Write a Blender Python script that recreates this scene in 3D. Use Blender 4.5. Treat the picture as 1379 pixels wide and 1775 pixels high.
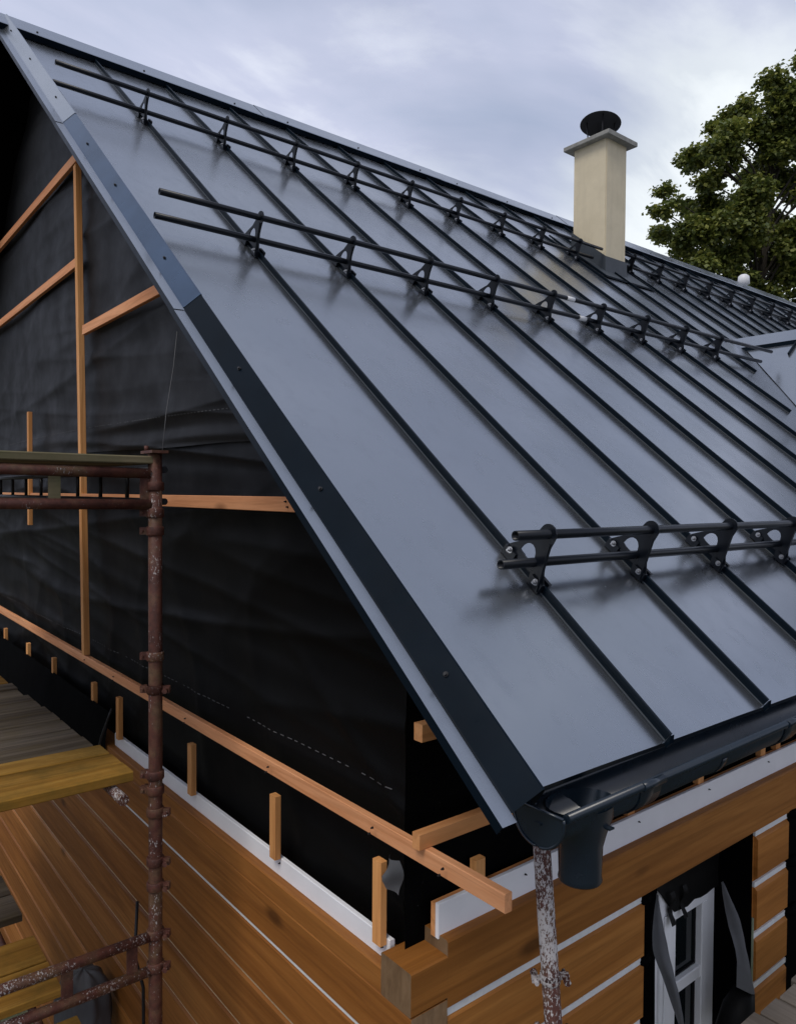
import bpy, bmesh, math, random
from mathutils import Vector, Matrix, noise
import numpy as np

random.seed(7)
rng = np.random.default_rng(7)
scene = bpy.context.scene
for o in list(bpy.data.objects):
    bpy.data.objects.remove(o, do_unlink=True)
COL = scene.collection
# Coordinates: x across the gable (the near eave is x = 0, the ridge x = -4.818), y along the ridge away from the
# gable, z up with the near eave edge at z = 0.  The ground lies 3.3 m below the eave.

# ------------------------------------------------------------------ camera, sky, sun, exposure
def cam_setup():
    yaw, pitch, roll = 0.893390, 0.0246579, 0.0068603
    cy, sy = math.cos(yaw), math.sin(yaw)
    F = Vector((-sy * math.cos(pitch), cy * math.cos(pitch), -math.sin(pitch)))
    r = Vector((cy, sy, 0)); u = r.cross(F)
    c, s = math.cos(roll), math.sin(roll)
    r2 = c * r + s * u; u2 = -s * r + c * u
    m = Matrix((r2, u2, -F)).transposed().to_4x4()
    m.translation = Vector((1.06133, -1.25945, 0.63526))
    cd = bpy.data.cameras.new('camera')
    cd.sensor_fit = 'HORIZONTAL'; cd.sensor_width = 36.0
    cd.lens = 36.0 * 1303.6 / 1379.0
    cd.clip_start = 0.05; cd.clip_end = 3000
    o = bpy.data.objects.new('camera', cd); COL.objects.link(o)
    o.matrix_world = m
    scene.camera = o
cam_setup()

SUN_DIR = Vector((0.22, -0.62, 0.95)).normalized()      # towards the sun
def sky_setup():
    w = bpy.data.worlds.new('World'); scene.world = w; w.use_nodes = True
    nt = w.node_tree; nt.nodes.clear()
    N = nt.nodes.new; L = nt.links.new
    out = N('ShaderNodeOutputWorld'); bg = N('ShaderNodeBackground')
    bg.inputs['Strength'].default_value = 0.1
    sky = N('ShaderNodeTexSky'); sky.sky_type = 'NISHITA'; sky.sun_disc = False
    sky.sun_elevation = math.asin(SUN_DIR.z)
    sky.sun_rotation = math.atan2(SUN_DIR.x, SUN_DIR.y)
    tc = N('ShaderNodeTexCoord'); sep = N('ShaderNodeSeparateXYZ')
    L(tc.outputs['Generated'], sep.inputs[0])
    def math_(op, a, b=None, clamp=False):
        n = N('ShaderNodeMath'); n.operation = op; n.use_clamp = clamp
        for i, v in enumerate((a, b)):
            if v is None: continue
            if isinstance(v, (int, float)): n.inputs[i].default_value = v
            else: L(v, n.inputs[i])
        return n.outputs[0]
    zz = math_('ADD', math_('MAXIMUM', sep.outputs['Z'], 0.0), 0.22)
    cmb = N('ShaderNodeCombineXYZ')
    L(math_('DIVIDE', sep.outputs['X'], zz), cmb.inputs[0]); L(math_('DIVIDE', sep.outputs['Y'], zz), cmb.inputs[1])
    def fbm(scale, det, rough, off, dist=0.0):
        mp = N('ShaderNodeMapping'); mp.inputs['Location'].default_value = off
        mp.inputs['Rotation'].default_value = (0, 0, 0.9); mp.inputs['Scale'].default_value = (1.0, 0.62, 1.0)
        L(cmb.outputs[0], mp.inputs[0])
        n = N('ShaderNodeTexNoise'); n.inputs['Scale'].default_value = scale; n.inputs['Detail'].default_value = det
        n.inputs['Roughness'].default_value = rough; n.inputs['Distortion'].default_value = dist
        L(mp.outputs[0], n.inputs['Vector']); return n.outputs[0]
    n1 = fbm(2.2, 8, 0.56, (3.1, 1.7, 0.4), 0.45)
    n2 = fbm(0.75, 5, 0.5, (8.2, 4.4, 2.0), 0.2)
    # cloud tone: lavender grey bellies to white thin edges
    r1 = N('ShaderNodeValToRGB'); L(n1, r1.inputs[0])
    e = r1.color_ramp.elements
    e[0].position = 0.34; e[0].color = (0.49, 0.55, 0.72, 1)
    e[1].position = 0.66; e[1].color = (0.86, 0.90, 1.0, 1)
    m = r1.color_ramp.elements.new(0.5); m.color = (0.59, 0.63, 0.80, 1)
    # the cloud cover thins out towards the north-north-west horizon: a white bank there
    dv = N('ShaderNodeVectorMath'); dv.operation = 'DOT_PRODUCT'
    L(tc.outputs['Generated'], dv.inputs[0])
    az, el = math.radians(-25), math.radians(15)
    dv.inputs[1].default_value = (math.sin(az) * math.cos(el), math.cos(az) * math.cos(el), math.sin(el))
    mr = N('ShaderNodeMapRange'); mr.interpolation_type = 'SMOOTHSTEP'
    mr.inputs['From Min'].default_value = 0.952; mr.inputs['From Max'].default_value = 0.992
    L(math_('ADD', dv.outputs['Value'], math_('MULTIPLY', math_('SUBTRACT', n1, 0.5), 0.07)), mr.inputs['Value'])
    mx = N('ShaderNodeMix'); mx.data_type = 'RGBA'
    L(mr.outputs[0], mx.inputs['Factor']); L(r1.outputs[0], mx.inputs['A'])
    mx.inputs['B'].default_value = (0.90, 0.955, 0.99, 1)
    # scale cloud radiance up to the sky node's range (strength 0.1)
    sc = N('ShaderNodeVectorMath'); sc.operation = 'SCALE'; sc.inputs['Scale'].default_value = 10.4
    L(mx.outputs['Result'], sc.inputs[0])
    cov = N('ShaderNodeMapRange'); cov.interpolation_type = 'SMOOTHSTEP'
    cov.inputs['From Min'].default_value = 0.38; cov.inputs['From Max'].default_value = 0.52
    cov.inputs['To Min'].default_value = 0.62; cov.inputs['To Max'].default_value = 1.0
    L(n2, cov.inputs['Value'])
    mix = N('ShaderNodeMix'); mix.data_type = 'RGBA'
    L(math_('MAXIMUM', cov.outputs[0], mr.outputs[0]), mix.inputs['Factor']); L(sky.outputs[0], mix.inputs['A']); L(sc.outputs[0], mix.inputs['B'])
    L(mix.outputs['Result'], bg.inputs['Color']); L(bg.outputs[0], out.inputs[0])
    ld = bpy.data.lights.new('sun', 'SUN'); ld.energy = 1.5; ld.angle = math.radians(24); ld.color = (1.0, 0.94, 0.85)
    lo = bpy.data.objects.new('sun', ld); COL.objects.link(lo)
    lo.rotation_euler = SUN_DIR.to_track_quat('Z', 'Y').to_euler(); lo.location = (0, -20, 30)
sky_setup()
vs = scene.view_settings
vs.view_transform = 'Standard'; vs.look = 'None'; vs.gamma = 1.0; vs.use_curve_mapping = False; vs.exposure = 0.0

# ------------------------------------------------------------------ materials
class NT:
    def __init__(s, name):
        s.m = bpy.data.materials.new(name); s.m.use_nodes = True
        s.nt = s.m.node_tree; s.b = s.nt.nodes['Principled BSDF']; s.out = s.nt.nodes['Material Output']
        s.tc = None
    def N(s, t, **kw):
        n = s.nt.nodes.new(t)
        for k, v in kw.items(): setattr(n, k, v)
        return n
    def L(s, a, b): s.nt.links.new(a, b)
    def vec(s, scale=(1, 1, 1), rot=(0, 0, 0), rand=True):
        if s.tc is None:
            s.tc = s.N('ShaderNodeTexCoord')
            oi = s.N('ShaderNodeObjectInfo')
            ml = s.N('ShaderNodeMath', operation='MULTIPLY'); ml.inputs[1].default_value = 37.0
            s.oi = oi
            s.L(oi.outputs['Random'], ml.inputs[0])
            ad = s.N('ShaderNodeVectorMath', operation='ADD')
            s.L(s.tc.outputs['Object'], ad.inputs[0]); s.L(ml.outputs[0], ad.inputs[1])
            s.off = ad.outputs[0]
        mp = s.N('ShaderNodeMapping'); mp.inputs['Scale'].default_value = scale; mp.inputs['Rotation'].default_value = rot
        s.L(s.off if rand else s.tc.outputs['Object'], mp.inputs[0])
        return mp.outputs[0]
    def noise(s, v, scale, detail=4, rough=0.55, dist=0.0):
        n = s.N('ShaderNodeTexNoise'); n.inputs['Scale'].default_value = scale; n.inputs['Detail'].default_value = detail
        n.inputs['Roughness'].default_value = rough; n.inputs['Distortion'].default_value = dist
        s.L(v, n.inputs['Vector']); return n.outputs[0]
    def ramp(s, f, stops):
        r = s.N('ShaderNodeValToRGB'); s.L(f, r.inputs[0])
        e = r.color_ramp.elements
        while len(e) < len(stops): e.new(0.5)
        for el, (p, c) in zip(e, stops):
            el.position = p; el.color = tuple(c) + (1,) if len(c) == 3 else c
        return r.outputs[0]
    def mix(s, f, a, b, mode='MIX'):
        n = s.N('ShaderNodeMix', data_type='RGBA', blend_type=mode)
        for key, v in (('Factor', f), ('A', a), ('B', b)):
            if isinstance(v, (int, float)): n.inputs[key].default_value = v
            elif isinstance(v, tuple): n.inputs[key].default_value = v + (1,) if len(v) == 3 else v
            else: s.L(v, n.inputs[key])
        return n.outputs['Result']
    def range(s, f, a, b, c=0.0, d=1.0):
        n = s.N('ShaderNodeMapRange'); s.L(f, n.inputs['Value'])
        for k, v in zip(('From Min', 'From Max', 'To Min', 'To Max'), (a, b, c, d)): n.inputs[k].default_value = v
        return n.outputs[0]
    def bump(s, h, strength=0.3, dist=0.01):
        n = s.N('ShaderNodeBump'); n.inputs['Strength'].default_value = strength; n.inputs['Distance'].default_value = dist
        s.L(h, n.inputs['Height']); s.L(n.outputs[0], s.b.inputs['Normal'])
    def set(s, **kw):
        for k, v in kw.items():
            k = k.replace('_', ' ')
            if isinstance(v, (int, float)): s.b.inputs[k].default_value = v
            elif isinstance(v, tuple): s.b.inputs[k].default_value = v + (1,) if len(v) == 3 else v
            else: s.L(v, s.b.inputs[k])
        return s

def m_roof():
    t = NT('satin_roof_sheet')
    v = t.vec((1, 1, 1))
    n = t.noise(v, 1.1, 4, 0.5)
    col = t.ramp(n, [(0.3, (0.325, 0.352, 0.385)), (0.7, (0.375, 0.400, 0.432))])
    run = t.noise(t.vec((0.10, 1, 1), (0, 0.6778, 0)), 16, 5, 0.6)         # faint rain runs down the slope
    sm = t.range(t.noise(t.vec((1, 1, 1)), 2.2, 3, 0.55), 0.48, 0.75, 0.0, 0.30)
    c = t.mix(sm, col, (0.41, 0.43, 0.455))
    c = t.mix(t.range(run, 0.52, 0.75, 0.0, 0.28), c, (0.275, 0.30, 0.328))
    t.set(Base_Color=c, Metallic=0.92)
    rr = t.N('ShaderNodeMath', operation='ADD')
    t.L(t.range(t.noise(v, 1.8, 3, 0.5), 0.3, 0.7, 0.19, 0.27), rr.inputs[0]); t.L(t.range(run, 0.4, 0.75, 0.0, 0.06), rr.inputs[1])
    t.set(Roughness=rr.outputs[0])
    return t.m
def m_dark_metal(name='dark_steel_dim_reflection', col=(0.0028, 0.0062, 0.0105), rough=0.32, ior=1.16):
    t = NT(name); v = t.vec()
    n = t.noise(v, 6, 4, 0.5)
    c2 = tuple(x * 1.35 for x in col)
    t.set(Base_Color=t.ramp(n, [(0.3, col), (0.7, c2)]), IOR=ior, Roughness=t.range(t.noise(v, 9, 4, 0.6), 0.3, 0.7, rough - 0.05, rough + 0.06))
    return t.m
def m_wood(name, axis, dark, mid, light, rough=0.6, knots=True, stretch=14.0, grain=38.0, dirt=None, dirt_amt=0.5, bump=0.25):
    t = NT(name)
    sc = [1.0, 1.0, 1.0]; sc[axis] = 1.0 / stretch
    v = t.vec(tuple(sc))
    broad = t.noise(v, 6.0, 5, 0.6, 0.9)
    fine = t.noise(v, grain * 1.5, 6, 0.65, 0.5)
    sc2 = list(sc); sc2[axis] = sc[axis] * 0.45
    lines = t.noise(t.vec(tuple(sc2)), grain * 0.62, 4, 0.5, 1.6)
    c = t.ramp(broad, [(0.28, dark), (0.5, mid), (0.74, light)])
    c = t.mix(t.range(fine, 0.35, 0.65, 0.0, 0.34), c, tuple(x * 0.62 for x in mid))
    c = t.mix(t.range(lines, 0.50, 0.60, 0.0, 0.36), c, tuple(x * 0.75 for x in dark))
    pale = t.noise(t.vec(tuple(sc2)), grain * 0.25, 3, 0.5, 0.8)
    c = t.mix(t.range(pale, 0.58, 0.75, 0.0, 0.4), c, light)
    if knots:
        kv = [1.0, 1.0, 1.0]; kv[axis] = 0.42
        vo = t.N('ShaderNodeTexVoronoi'); vo.inputs['Scale'].default_value = 3.4
        t.L(t.vec(tuple(kv)), vo.inputs['Vector'])
        k = t.range(vo.outputs['Distance'], 0.05, 0.12, 0.85, 0.0)
        c = t.mix(k, c, tuple(x * 0.42 for x in dark))
    if dirt:
        dn = t.range(t.noise(t.vec((1, 1, 1)), 5, 6, 0.65), 0.45, 0.7, 0.0, dirt_amt)
        c = t.mix(dn, c, dirt)
    mlt = t.N('ShaderNodeVectorMath', operation='SCALE'); t.L(c, mlt.inputs[0]); t.L(t.range(t.oi.outputs['Random'], 0, 1, 0.80, 1.17), mlt.inputs['Scale'])
    c = mlt.outputs[0]
    t.set(Base_Color=c, Roughness=t.range(fine, 0.3, 0.7, rough - 0.08, rough + 0.1), IOR=1.27)
    t.bump(t.mix(0.5, fine, lines), bump, 0.003)
    return t.m
def m_plain(name, col, rough=0.6, var=0.12, scale=12, bump=0.0, ior=1.45, metallic=0.0):
    t = NT(name); v = t.vec()
    n = t.noise(v, scale, 5, 0.6)
    t.set(Base_Color=t.ramp(n, [(0.3, tuple(x * (1 - var) for x in col)), (0.7, tuple(min(1, x * (1 + var)) for x in col))]),
          Roughness=rough, IOR=ior, Metallic=metallic)
    if bump: t.bump(t.noise(v, scale * 6, 4, 0.6), bump, 0.004)
    return t.m
def m_membrane(name='black_membrane', col=(0.0050, 0.0048, 0.0047), rough=0.55, ior=1.25):
    t = NT(name); v = t.vec(rand=False)
    n = t.noise(v, 2.2, 6, 0.6)
    c = t.ramp(n, [(0.3, tuple(x * 0.75 for x in col)), (0.72, tuple(x * 1.5 for x in col))])
    specks = t.range(t.noise(v, 160, 2, 0.5), 0.76, 0.80)
    c = t.mix(specks, c, (0.10, 0.10, 0.10))
    t.set(Base_Color=c, Roughness=t.range(t.noise(v, 3.5, 4, 0.6), 0.3, 0.7, rough - 0.07, rough + 0.1), IOR=ior)
    t.bump(t.noise(v, 500, 2, 0.5), 0.12, 0.002)
    return t.m
def m_rust(name, splat):
    t = NT(name); v = t.vec()
    n = t.noise(v, 9, 6, 0.65)
    c = t.ramp(n, [(0.30, (0.040, 0.014, 0.010)), (0.48, (0.105, 0.036, 0.024)), (0.62, (0.135, 0.074, 0.040)), (0.8, (0.07, 0.068, 0.04))])
    f = t.noise(v, 55, 4, 0.7)
    c = t.mix(t.range(f, 0.35, 0.6, 0.45, 0.0), c, (0.02, 0.010, 0.008))
    vs_ = t.vec((1, 1, 0.55))
    big = t.noise(vs_, 9, 3, 0.5)
    sp = t.N('ShaderNodeMath', operation='ADD'); t.L(t.noise(vs_, 150, 5, 0.7), sp.inputs[0])
    bm_ = t.N('ShaderNodeMath', operation='MULTIPLY'); t.L(t.range(big, 0.3, 0.7, -0.5, 0.5), bm_.inputs[0]); bm_.inputs[1].default_value = 0.24
    t.L(bm_.outputs[0], sp.inputs[1])
    k = t.range(sp.outputs[0], splat, splat + 0.06, 0.0, 0.9)
    c = t.mix(k, c, (0.52, 0.49, 0.47))
    t.set(Base_Color=c, Roughness=0.62, IOR=1.4)
    t.bump(t.mix(0.4, f, k), 0.45, 0.003)
    return t.m
def m_glass():
    t = NT('window_glass')
    t.set(Base_Color=(0.008, 0.011, 0.012), Roughness=0.05, IOR=1.5)
    return t.m
def m_leaf():
    t = NT('tree_leaf')
    g = t.N('ShaderNodeNewGeometry')
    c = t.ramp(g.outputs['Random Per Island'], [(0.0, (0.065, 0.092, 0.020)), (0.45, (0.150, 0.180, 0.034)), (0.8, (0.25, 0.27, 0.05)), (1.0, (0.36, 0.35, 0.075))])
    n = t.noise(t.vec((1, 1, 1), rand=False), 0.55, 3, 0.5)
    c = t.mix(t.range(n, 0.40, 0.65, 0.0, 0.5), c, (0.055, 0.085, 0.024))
    t.set(Base_Color=c, Roughness=0.5)
    tr = t.N('ShaderNodeBsdfTranslucent'); t.L(c, tr.inputs['Color'])
    ms = t.N('ShaderNodeMixShader'); ms.inputs[0].default_value = 0.38
    t.L(t.b.outputs[0], ms.inputs[1]); t.L(tr.outputs[0], ms.inputs[2]); t.L(ms.outputs[0], t.out.inputs[0])
    return t.m
def m_ground():
    t = NT('trodden_ground'); v = t.vec(rand=False)
    a = t.noise(v, 0.5, 6, 0.6); b = t.noise(v, 14, 6, 0.65)
    c = t.mix(t.range(a, 0.42, 0.6), (0.075, 0.062, 0.045), (0.045, 0.065, 0.022))
    c = t.mix(t.range(b, 0.35, 0.7, 0.0, 0.6), c, (0.13, 0.115, 0.09))
    t.set(Base_Color=c, Roughness=0.95); t.bump(b, 0.6, 0.03)
    return t.m

ROOF = m_roof()
DARK = m_dark_metal()  # darker sheet finish; its tone paints in dim reflections on seams and verge
REFL_MID = m_dark_metal('verge_steel_mid_reflection', (0.050, 0.078, 0.125), 0.24, 1.42)  # mid blue stands in for the fading sky reflection on the verge
REFL_MID.node_tree.nodes['Principled BSDF'].inputs['Metallic'].default_value = 0.75
LEAD = m_dark_metal('grey_flashing_sheet', (0.036, 0.043, 0.050), 0.42, 1.4)
PIPE = m_dark_metal('black_coated_steel', (0.0045, 0.0062, 0.0095), 0.30, 1.36)
GUT = m_dark_metal('anthracite_coated_steel', (0.0065, 0.0125, 0.020), 0.24, 1.52)
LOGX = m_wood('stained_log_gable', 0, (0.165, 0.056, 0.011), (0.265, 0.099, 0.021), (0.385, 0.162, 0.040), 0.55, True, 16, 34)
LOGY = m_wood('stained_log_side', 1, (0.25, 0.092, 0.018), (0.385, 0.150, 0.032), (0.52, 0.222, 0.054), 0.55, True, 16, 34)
ENDG = m_wood('log_end_grain', 2, (0.15, 0.085, 0.040), (0.235, 0.142, 0.072), (0.31, 0.20, 0.11), 0.8, False, 2.2, 26)
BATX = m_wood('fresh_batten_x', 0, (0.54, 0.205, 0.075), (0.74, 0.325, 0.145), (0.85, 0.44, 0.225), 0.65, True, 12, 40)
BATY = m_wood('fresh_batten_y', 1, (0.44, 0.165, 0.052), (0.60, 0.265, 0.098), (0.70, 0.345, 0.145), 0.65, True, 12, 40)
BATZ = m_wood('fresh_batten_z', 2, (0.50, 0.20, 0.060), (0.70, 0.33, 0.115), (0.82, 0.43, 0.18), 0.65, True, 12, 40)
WHITE = m_plain('white_painted_board', (0.82, 0.82, 0.84), 0.5, 0.04, 6)
FOAM = m_plain('white_joint_foam', (0.66, 0.66, 0.64), 0.8, 0.08, 30)
TANJ = m_plain('tan_joint_tape', (0.42, 0.30, 0.17), 0.8, 0.15, 30)
VINYL = m_plain('white_window_paint', (0.86, 0.86, 0.86), 0.35, 0.03, 5)
MEM = m_membrane()
MEMD = m_membrane('black_membrane_shaded', (0.0022, 0.0022, 0.0024), 0.85, 1.08)  # blacker membrane copy; its colour stands in for shade in voids and undersides
MEML = m_membrane('black_membrane_lower', (0.0026, 0.0026, 0.0027), 0.52, 1.17)
FLAP = m_membrane('grey_membrane_back', (0.10, 0.102, 0.108), 0.55)
RUST = m_rust('rusty_scaffold_tube', 0.66)
RUSTW = m_rust('rusty_tube_paint_runs', 0.58)
SPLAT = m_rust('splattered_scaffold_tube', 0.505)
def m_render():
    t = NT('beige_render'); v = t.vec()
    c = t.ramp(t.noise(v, 4, 6, 0.65), [(0.3, (0.58, 0.50, 0.345)), (0.7, (0.68, 0.59, 0.415))])
    st = t.noise(t.vec((1, 1, 0.09)), 13, 5, 0.6)
    c = t.mix(t.range(st, 0.50, 0.75, 0.0, 0.20), c, (0.36, 0.31, 0.22))
    t.set(Base_Color=c, Roughness=0.92); t.bump(t.noise(v, 120, 5, 0.7), 0.5, 0.004)
    return t.m
RENDER = m_render()
SLAB = m_plain('grey_concrete_slab', (0.25, 0.245, 0.22), 0.9, 0.25, 14, 0.5)
BLACK = m_plain('matt_black_steel', (0.010, 0.010, 0.012), 0.55, 0.2, 8)
STEEL = m_plain('zinc_bolt', (0.42, 0.42, 0.43), 0.3, 0.1, 30, 0, 1.45, 0.9)
PLAST = m_plain('white_plastic', (0.72, 0.72, 0.72), 0.4, 0.04, 5)
GREYB = m_wood('weathered_board', 1, (0.042, 0.030, 0.020), (0.130, 0.100, 0.070), (0.30, 0.25, 0.195), 0.85, False, 20, 46, (0.13, 0.09, 0.02), 0.35, 1.0)
MOSSB = m_wood('mossy_yellow_board', 1, (0.18, 0.080, 0.010), (0.34, 0.168, 0.026), (0.50, 0.285, 0.065), 0.85, False, 16, 34, (0.085, 0.065, 0.014), 0.6, 0.9)
GREENB = m_wood('green_stained_board', 1, (0.10, 0.080, 0.045), (0.20, 0.165, 0.095), (0.33, 0.275, 0.165), 0.85, False, 16, 34, (0.07, 0.085, 0.03), 0.5, 0.6)
GREYX = m_wood('weathered_board_x', 0, (0.15, 0.125, 0.10), (0.25, 0.215, 0.18), (0.34, 0.30, 0.26), 0.85, False, 18, 24, (0.12, 0.10, 0.07), 0.3, 0.5)
LEAF = m_leaf()
BARK = m_plain('bark', (0.05, 0.042, 0.032), 0.95, 0.35, 9, 0.8)
GROUND = m_ground()
STITCH = m_plain('pale_print_ink', (0.085, 0.085, 0.085), 0.8, 0.1, 20)
CABLE = m_plain('black_rubber', (0.008, 0.008, 0.009), 0.5, 0.2, 20)

# ------------------------------------------------------------------ object helpers
WL = {}
def link(o, parent, world):
    COL.objects.link(o)
    if parent is not None:
        o.parent = parent; o.location = Vector(world) - WL[parent.name]
    else:
        o.location = world
    WL[o.name] = Vector(world)
    return o
def tag(o, label=None, cat=None, group=None, kind=None):
    if label: o['label'] = label
    if cat: o['category'] = cat
    if group: o['group'] = group
    if kind: o['kind'] = kind
    return o
def empty(name, loc, label=None, cat=None, group=None, parent=None):
    o = bpy.data.objects.new(name, None); o.empty_display_size = 0.2
    link(o, parent, Vector(loc)); tag(o, label, cat, group); return o
def mk(name, bm, mat, parent=None, smooth=False, recalc=True, uvn=False, **tags):
    if recalc: bmesh.ops.recalc_face_normals(bm, faces=bm.faces)
    me = bpy.data.meshes.new(name)
    co = [v.co for v in bm.verts]
    lo = Vector((min(c.x for c in co), min(c.y for c in co), min(c.z for c in co)))
    hi = Vector((max(c.x for c in co), max(c.y for c in co), max(c.z for c in co)))
    c = (lo + hi) / 2
    for v in bm.verts: v.co -= c
    bm.to_mesh(me); bm.free()
    mats = mat if isinstance(mat, (list, tuple)) else [mat]
    for m in mats: me.materials.append(m)
    if smooth:
        me.polygons.foreach_set('use_smooth', [True] * len(me.polygons))
    o = bpy.data.objects.new(name, me)
    link(o, parent, c); tag(o, **tags)
    return o
def dup(o, parent, world, rot=None):
    c = o.copy(); link(c, parent, Vector(world))
    if rot is not None: c.rotation_euler = rot
    return c
def add_prism(bm, poly, ext, mat=0):
    """poly: list of Vector (planar), ext: extrusion vector."""
    a = [bm.verts.new(p) for p in poly]; b = [bm.verts.new(Vector(p) + Vector(ext)) for p in poly]
    n = len(a); fs = [bm.faces.new(a), bm.faces.new(b[::-1])]
    for i in range(n): fs.append(bm.faces.new((a[i], b[i], b[(i + 1) % n], a[(i + 1) % n])))
    for f in fs: f.material_index = mat
    return fs
def add_box(bm, lo, hi, ch=0.0, axis=None, mat=0, endmat=None):
    """box; with ch the four long edges along axis are chamfered."""
    lo = Vector(lo); hi = Vector(hi)
    if axis is None:
        d = hi - lo; axis = max(range(3), key=lambda i: d[i])
    a, b = [(1, 2), (0, 2), (0, 1)][axis]
    A0, A1, B0, B1 = lo[a], hi[a], lo[b], hi[b]
    if ch > 0:
        q = [(A0 + ch, B0), (A1 - ch, B0), (A1, B0 + ch), (A1, B1 - ch), (A1 - ch, B1), (A0 + ch, B1), (A0, B1 - ch), (A0, B0 + ch)]
    else:
        q = [(A0, B0), (A1, B0), (A1, B1), (A0, B1)]
    pts = []
    for u, v in q:
        p = Vector((0, 0, 0)); p[axis] = lo[axis]; p[a] = u; p[b] = v; pts.append(p)
    e = Vector((0, 0, 0)); e[axis] = hi[axis] - lo[axis]
    fs = add_prism(bm, pts, e, mat)
    if endmat is not None: fs[0].material_index = endmat; fs[1].material_index = endmat
    return fs
def box(name, lo, hi, mat, parent=None, ch=0.0, axis=None, endmat=None, **tags):
    bm = bmesh.new(); add_box(bm, lo, hi, ch, axis, 0, 1 if endmat else None)
    return mk(name, bm, [mat, endmat] if endmat else mat, parent, **tags)
def add_beam(bm, p, q, w, d, up=(0, 0, 1), ch=0.0):
    """square bar from p to q; w across, d along 'up'."""
    p = Vector(p); q = Vector(q); t = (q - p).normalized()
    s = t.cross(Vector(up)).normalized(); u = s.cross(t).normalized()
    c = ch
    prof = [(-w/2 + c, -d/2), (w/2 - c, -d/2), (w/2, -d/2 + c), (w/2, d/2 - c), (w/2 - c, d/2), (-w/2 + c, d/2), (-w/2, d/2 - c), (-w/2, -d/2 + c)] if c else [(-w/2, -d/2), (w/2, -d/2), (w/2, d/2), (-w/2, d/2)]
    return add_prism(bm, [p + s * a + u * b for a, b in prof], q - p)
def beam(name, p, q, w, d, mat, parent=None, up=(0, 0, 1), ch=0.002, **tags):
    bm = bmesh.new(); add_beam(bm, p, q, w, d, up, ch); return mk(name, bm, mat, parent, **tags)
def add_tube(bm, pts, r, n=12, caps=True, radii=None):
    pts = [Vector(p) for p in pts]; rings = []
    t0 = (pts[1] - pts[0]).normalized()
    ref = Vector((0, 0, 1)) if abs(t0.z) < 0.9 else Vector((1, 0, 0))
    for i, p in enumerate(pts):
        t = (pts[min(i + 1, len(pts) - 1)] - pts[max(i - 1, 0)]).normalized()
        s = t.cross(ref).normalized(); u = s.cross(t)
        rr = radii[i] if radii else r
        rings.append([bm.verts.new(p + (s * math.cos(2 * math.pi * k / n) + u * math.sin(2 * math.pi * k / n)) * rr) for k in range(n)])
    for a, b in zip(rings, rings[1:]):
        for k in range(n):
            f = bm.faces.new((a[k], a[(k + 1) % n], b[(k + 1) % n], b[k])); f.smooth = True
    if caps:
        bm.faces.new(rings[0][::-1]); bm.faces.new(rings[-1])
def tube(name, pts, r, mat, parent=None, n=12, hollow=None, radii=None, **tags):
    bm = bmesh.new(); add_tube(bm, pts, r, n, True, radii)
    return mk(name, bm, mat, parent, **tags)

# ------------------------------------------------------------------ roof frame
A = 0.677807468; CA, SA = math.cos(A), math.sin(A)
SR = 6.10                                     # slope length to just under the ridge cap
RIDGE_X = -4.818
def RP(Y, s, h=0.0): return Vector((-s * CA + h * SA, Y, s * SA + h * CA))
SEAM0, PITCH = -0.045, 0.53
GZ = -3.3
HOUSE_END = 17.6

# ------------------------------------------------------------------ ground
bm = bmesh.new()
n = 60
def gxy(i): 
    t = (i / n) * 2 - 1; return math.copysign(abs(t) ** 3, t) * 900
vv = [[bm.verts.new((gxy(i), gxy(j), GZ + (0.05 * noise.noise((gxy(i) * 0.3, gxy(j) * 0.3, 0)) if abs(gxy(i)) < 60 else 0))) for j in range(n + 1)] for i in range(n + 1)]
for i in range(n):
    for j in range(n): bm.faces.new((vv[i][j], vv[i + 1][j], vv[i + 1][j + 1], vv[i][j + 1]))
mk('ground', bm, GROUND, None, kind='structure', label='trodden earth and grass around the log house')

# ------------------------------------------------------------------ house
house = empty('timber_house', (-4.8, 8.5, GZ), 'log house under construction with a dark standing seam metal roof and black membrane gable', 'house')

# roof deck slab under the sheets (both slopes), inside the verge
bm = bmesh.new()
RX = RIDGE_X
zr = -RX * SA / CA
def deck_prof(h0, h1):
    a = [RP(0, 0.03, h0), Vector((RX, 0, zr + h0 / CA)), None]
    return a
pts = []
for h in (-0.012,):
    pts += [RP(0, 0.04, h), Vector((RX, 0, zr - 0.012 / CA)), Vector((2 * RX - RP(0, 0.04, h).x, 0, RP(0, 0.04, h).z))]
h = -0.11
pts += [Vector((2 * RX - RP(0, 0.04, h).x, 0, RP(0, 0.04, h).z)), Vector((RX, 0, zr + h / CA)), RP(0, 0.04, h)]
pts = [Vector((p.x, 0.24, p.z)) for p in pts]
add_prism(bm, pts, (0, HOUSE_END - 0.28, 0))
mk('roof_deck', bm, MEMD, house)
# thin sarking boards carrying the verge overhang
for sd in (1, -1):
    bm = bmesh.new()
    q = [RP(0, 0.0, -0.022), RP(0, 0.0, -0.006), RP(0, 6.18, -0.006), RP(0, 6.18, -0.022)]
    q = [Vector((p.x if sd > 0 else 2 * RX - p.x, -0.158, p.z)) for p in q]
    add_prism(bm, q, (0, 0.396, 0))
    mk('verge_board', bm, MEMD, house)

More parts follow.
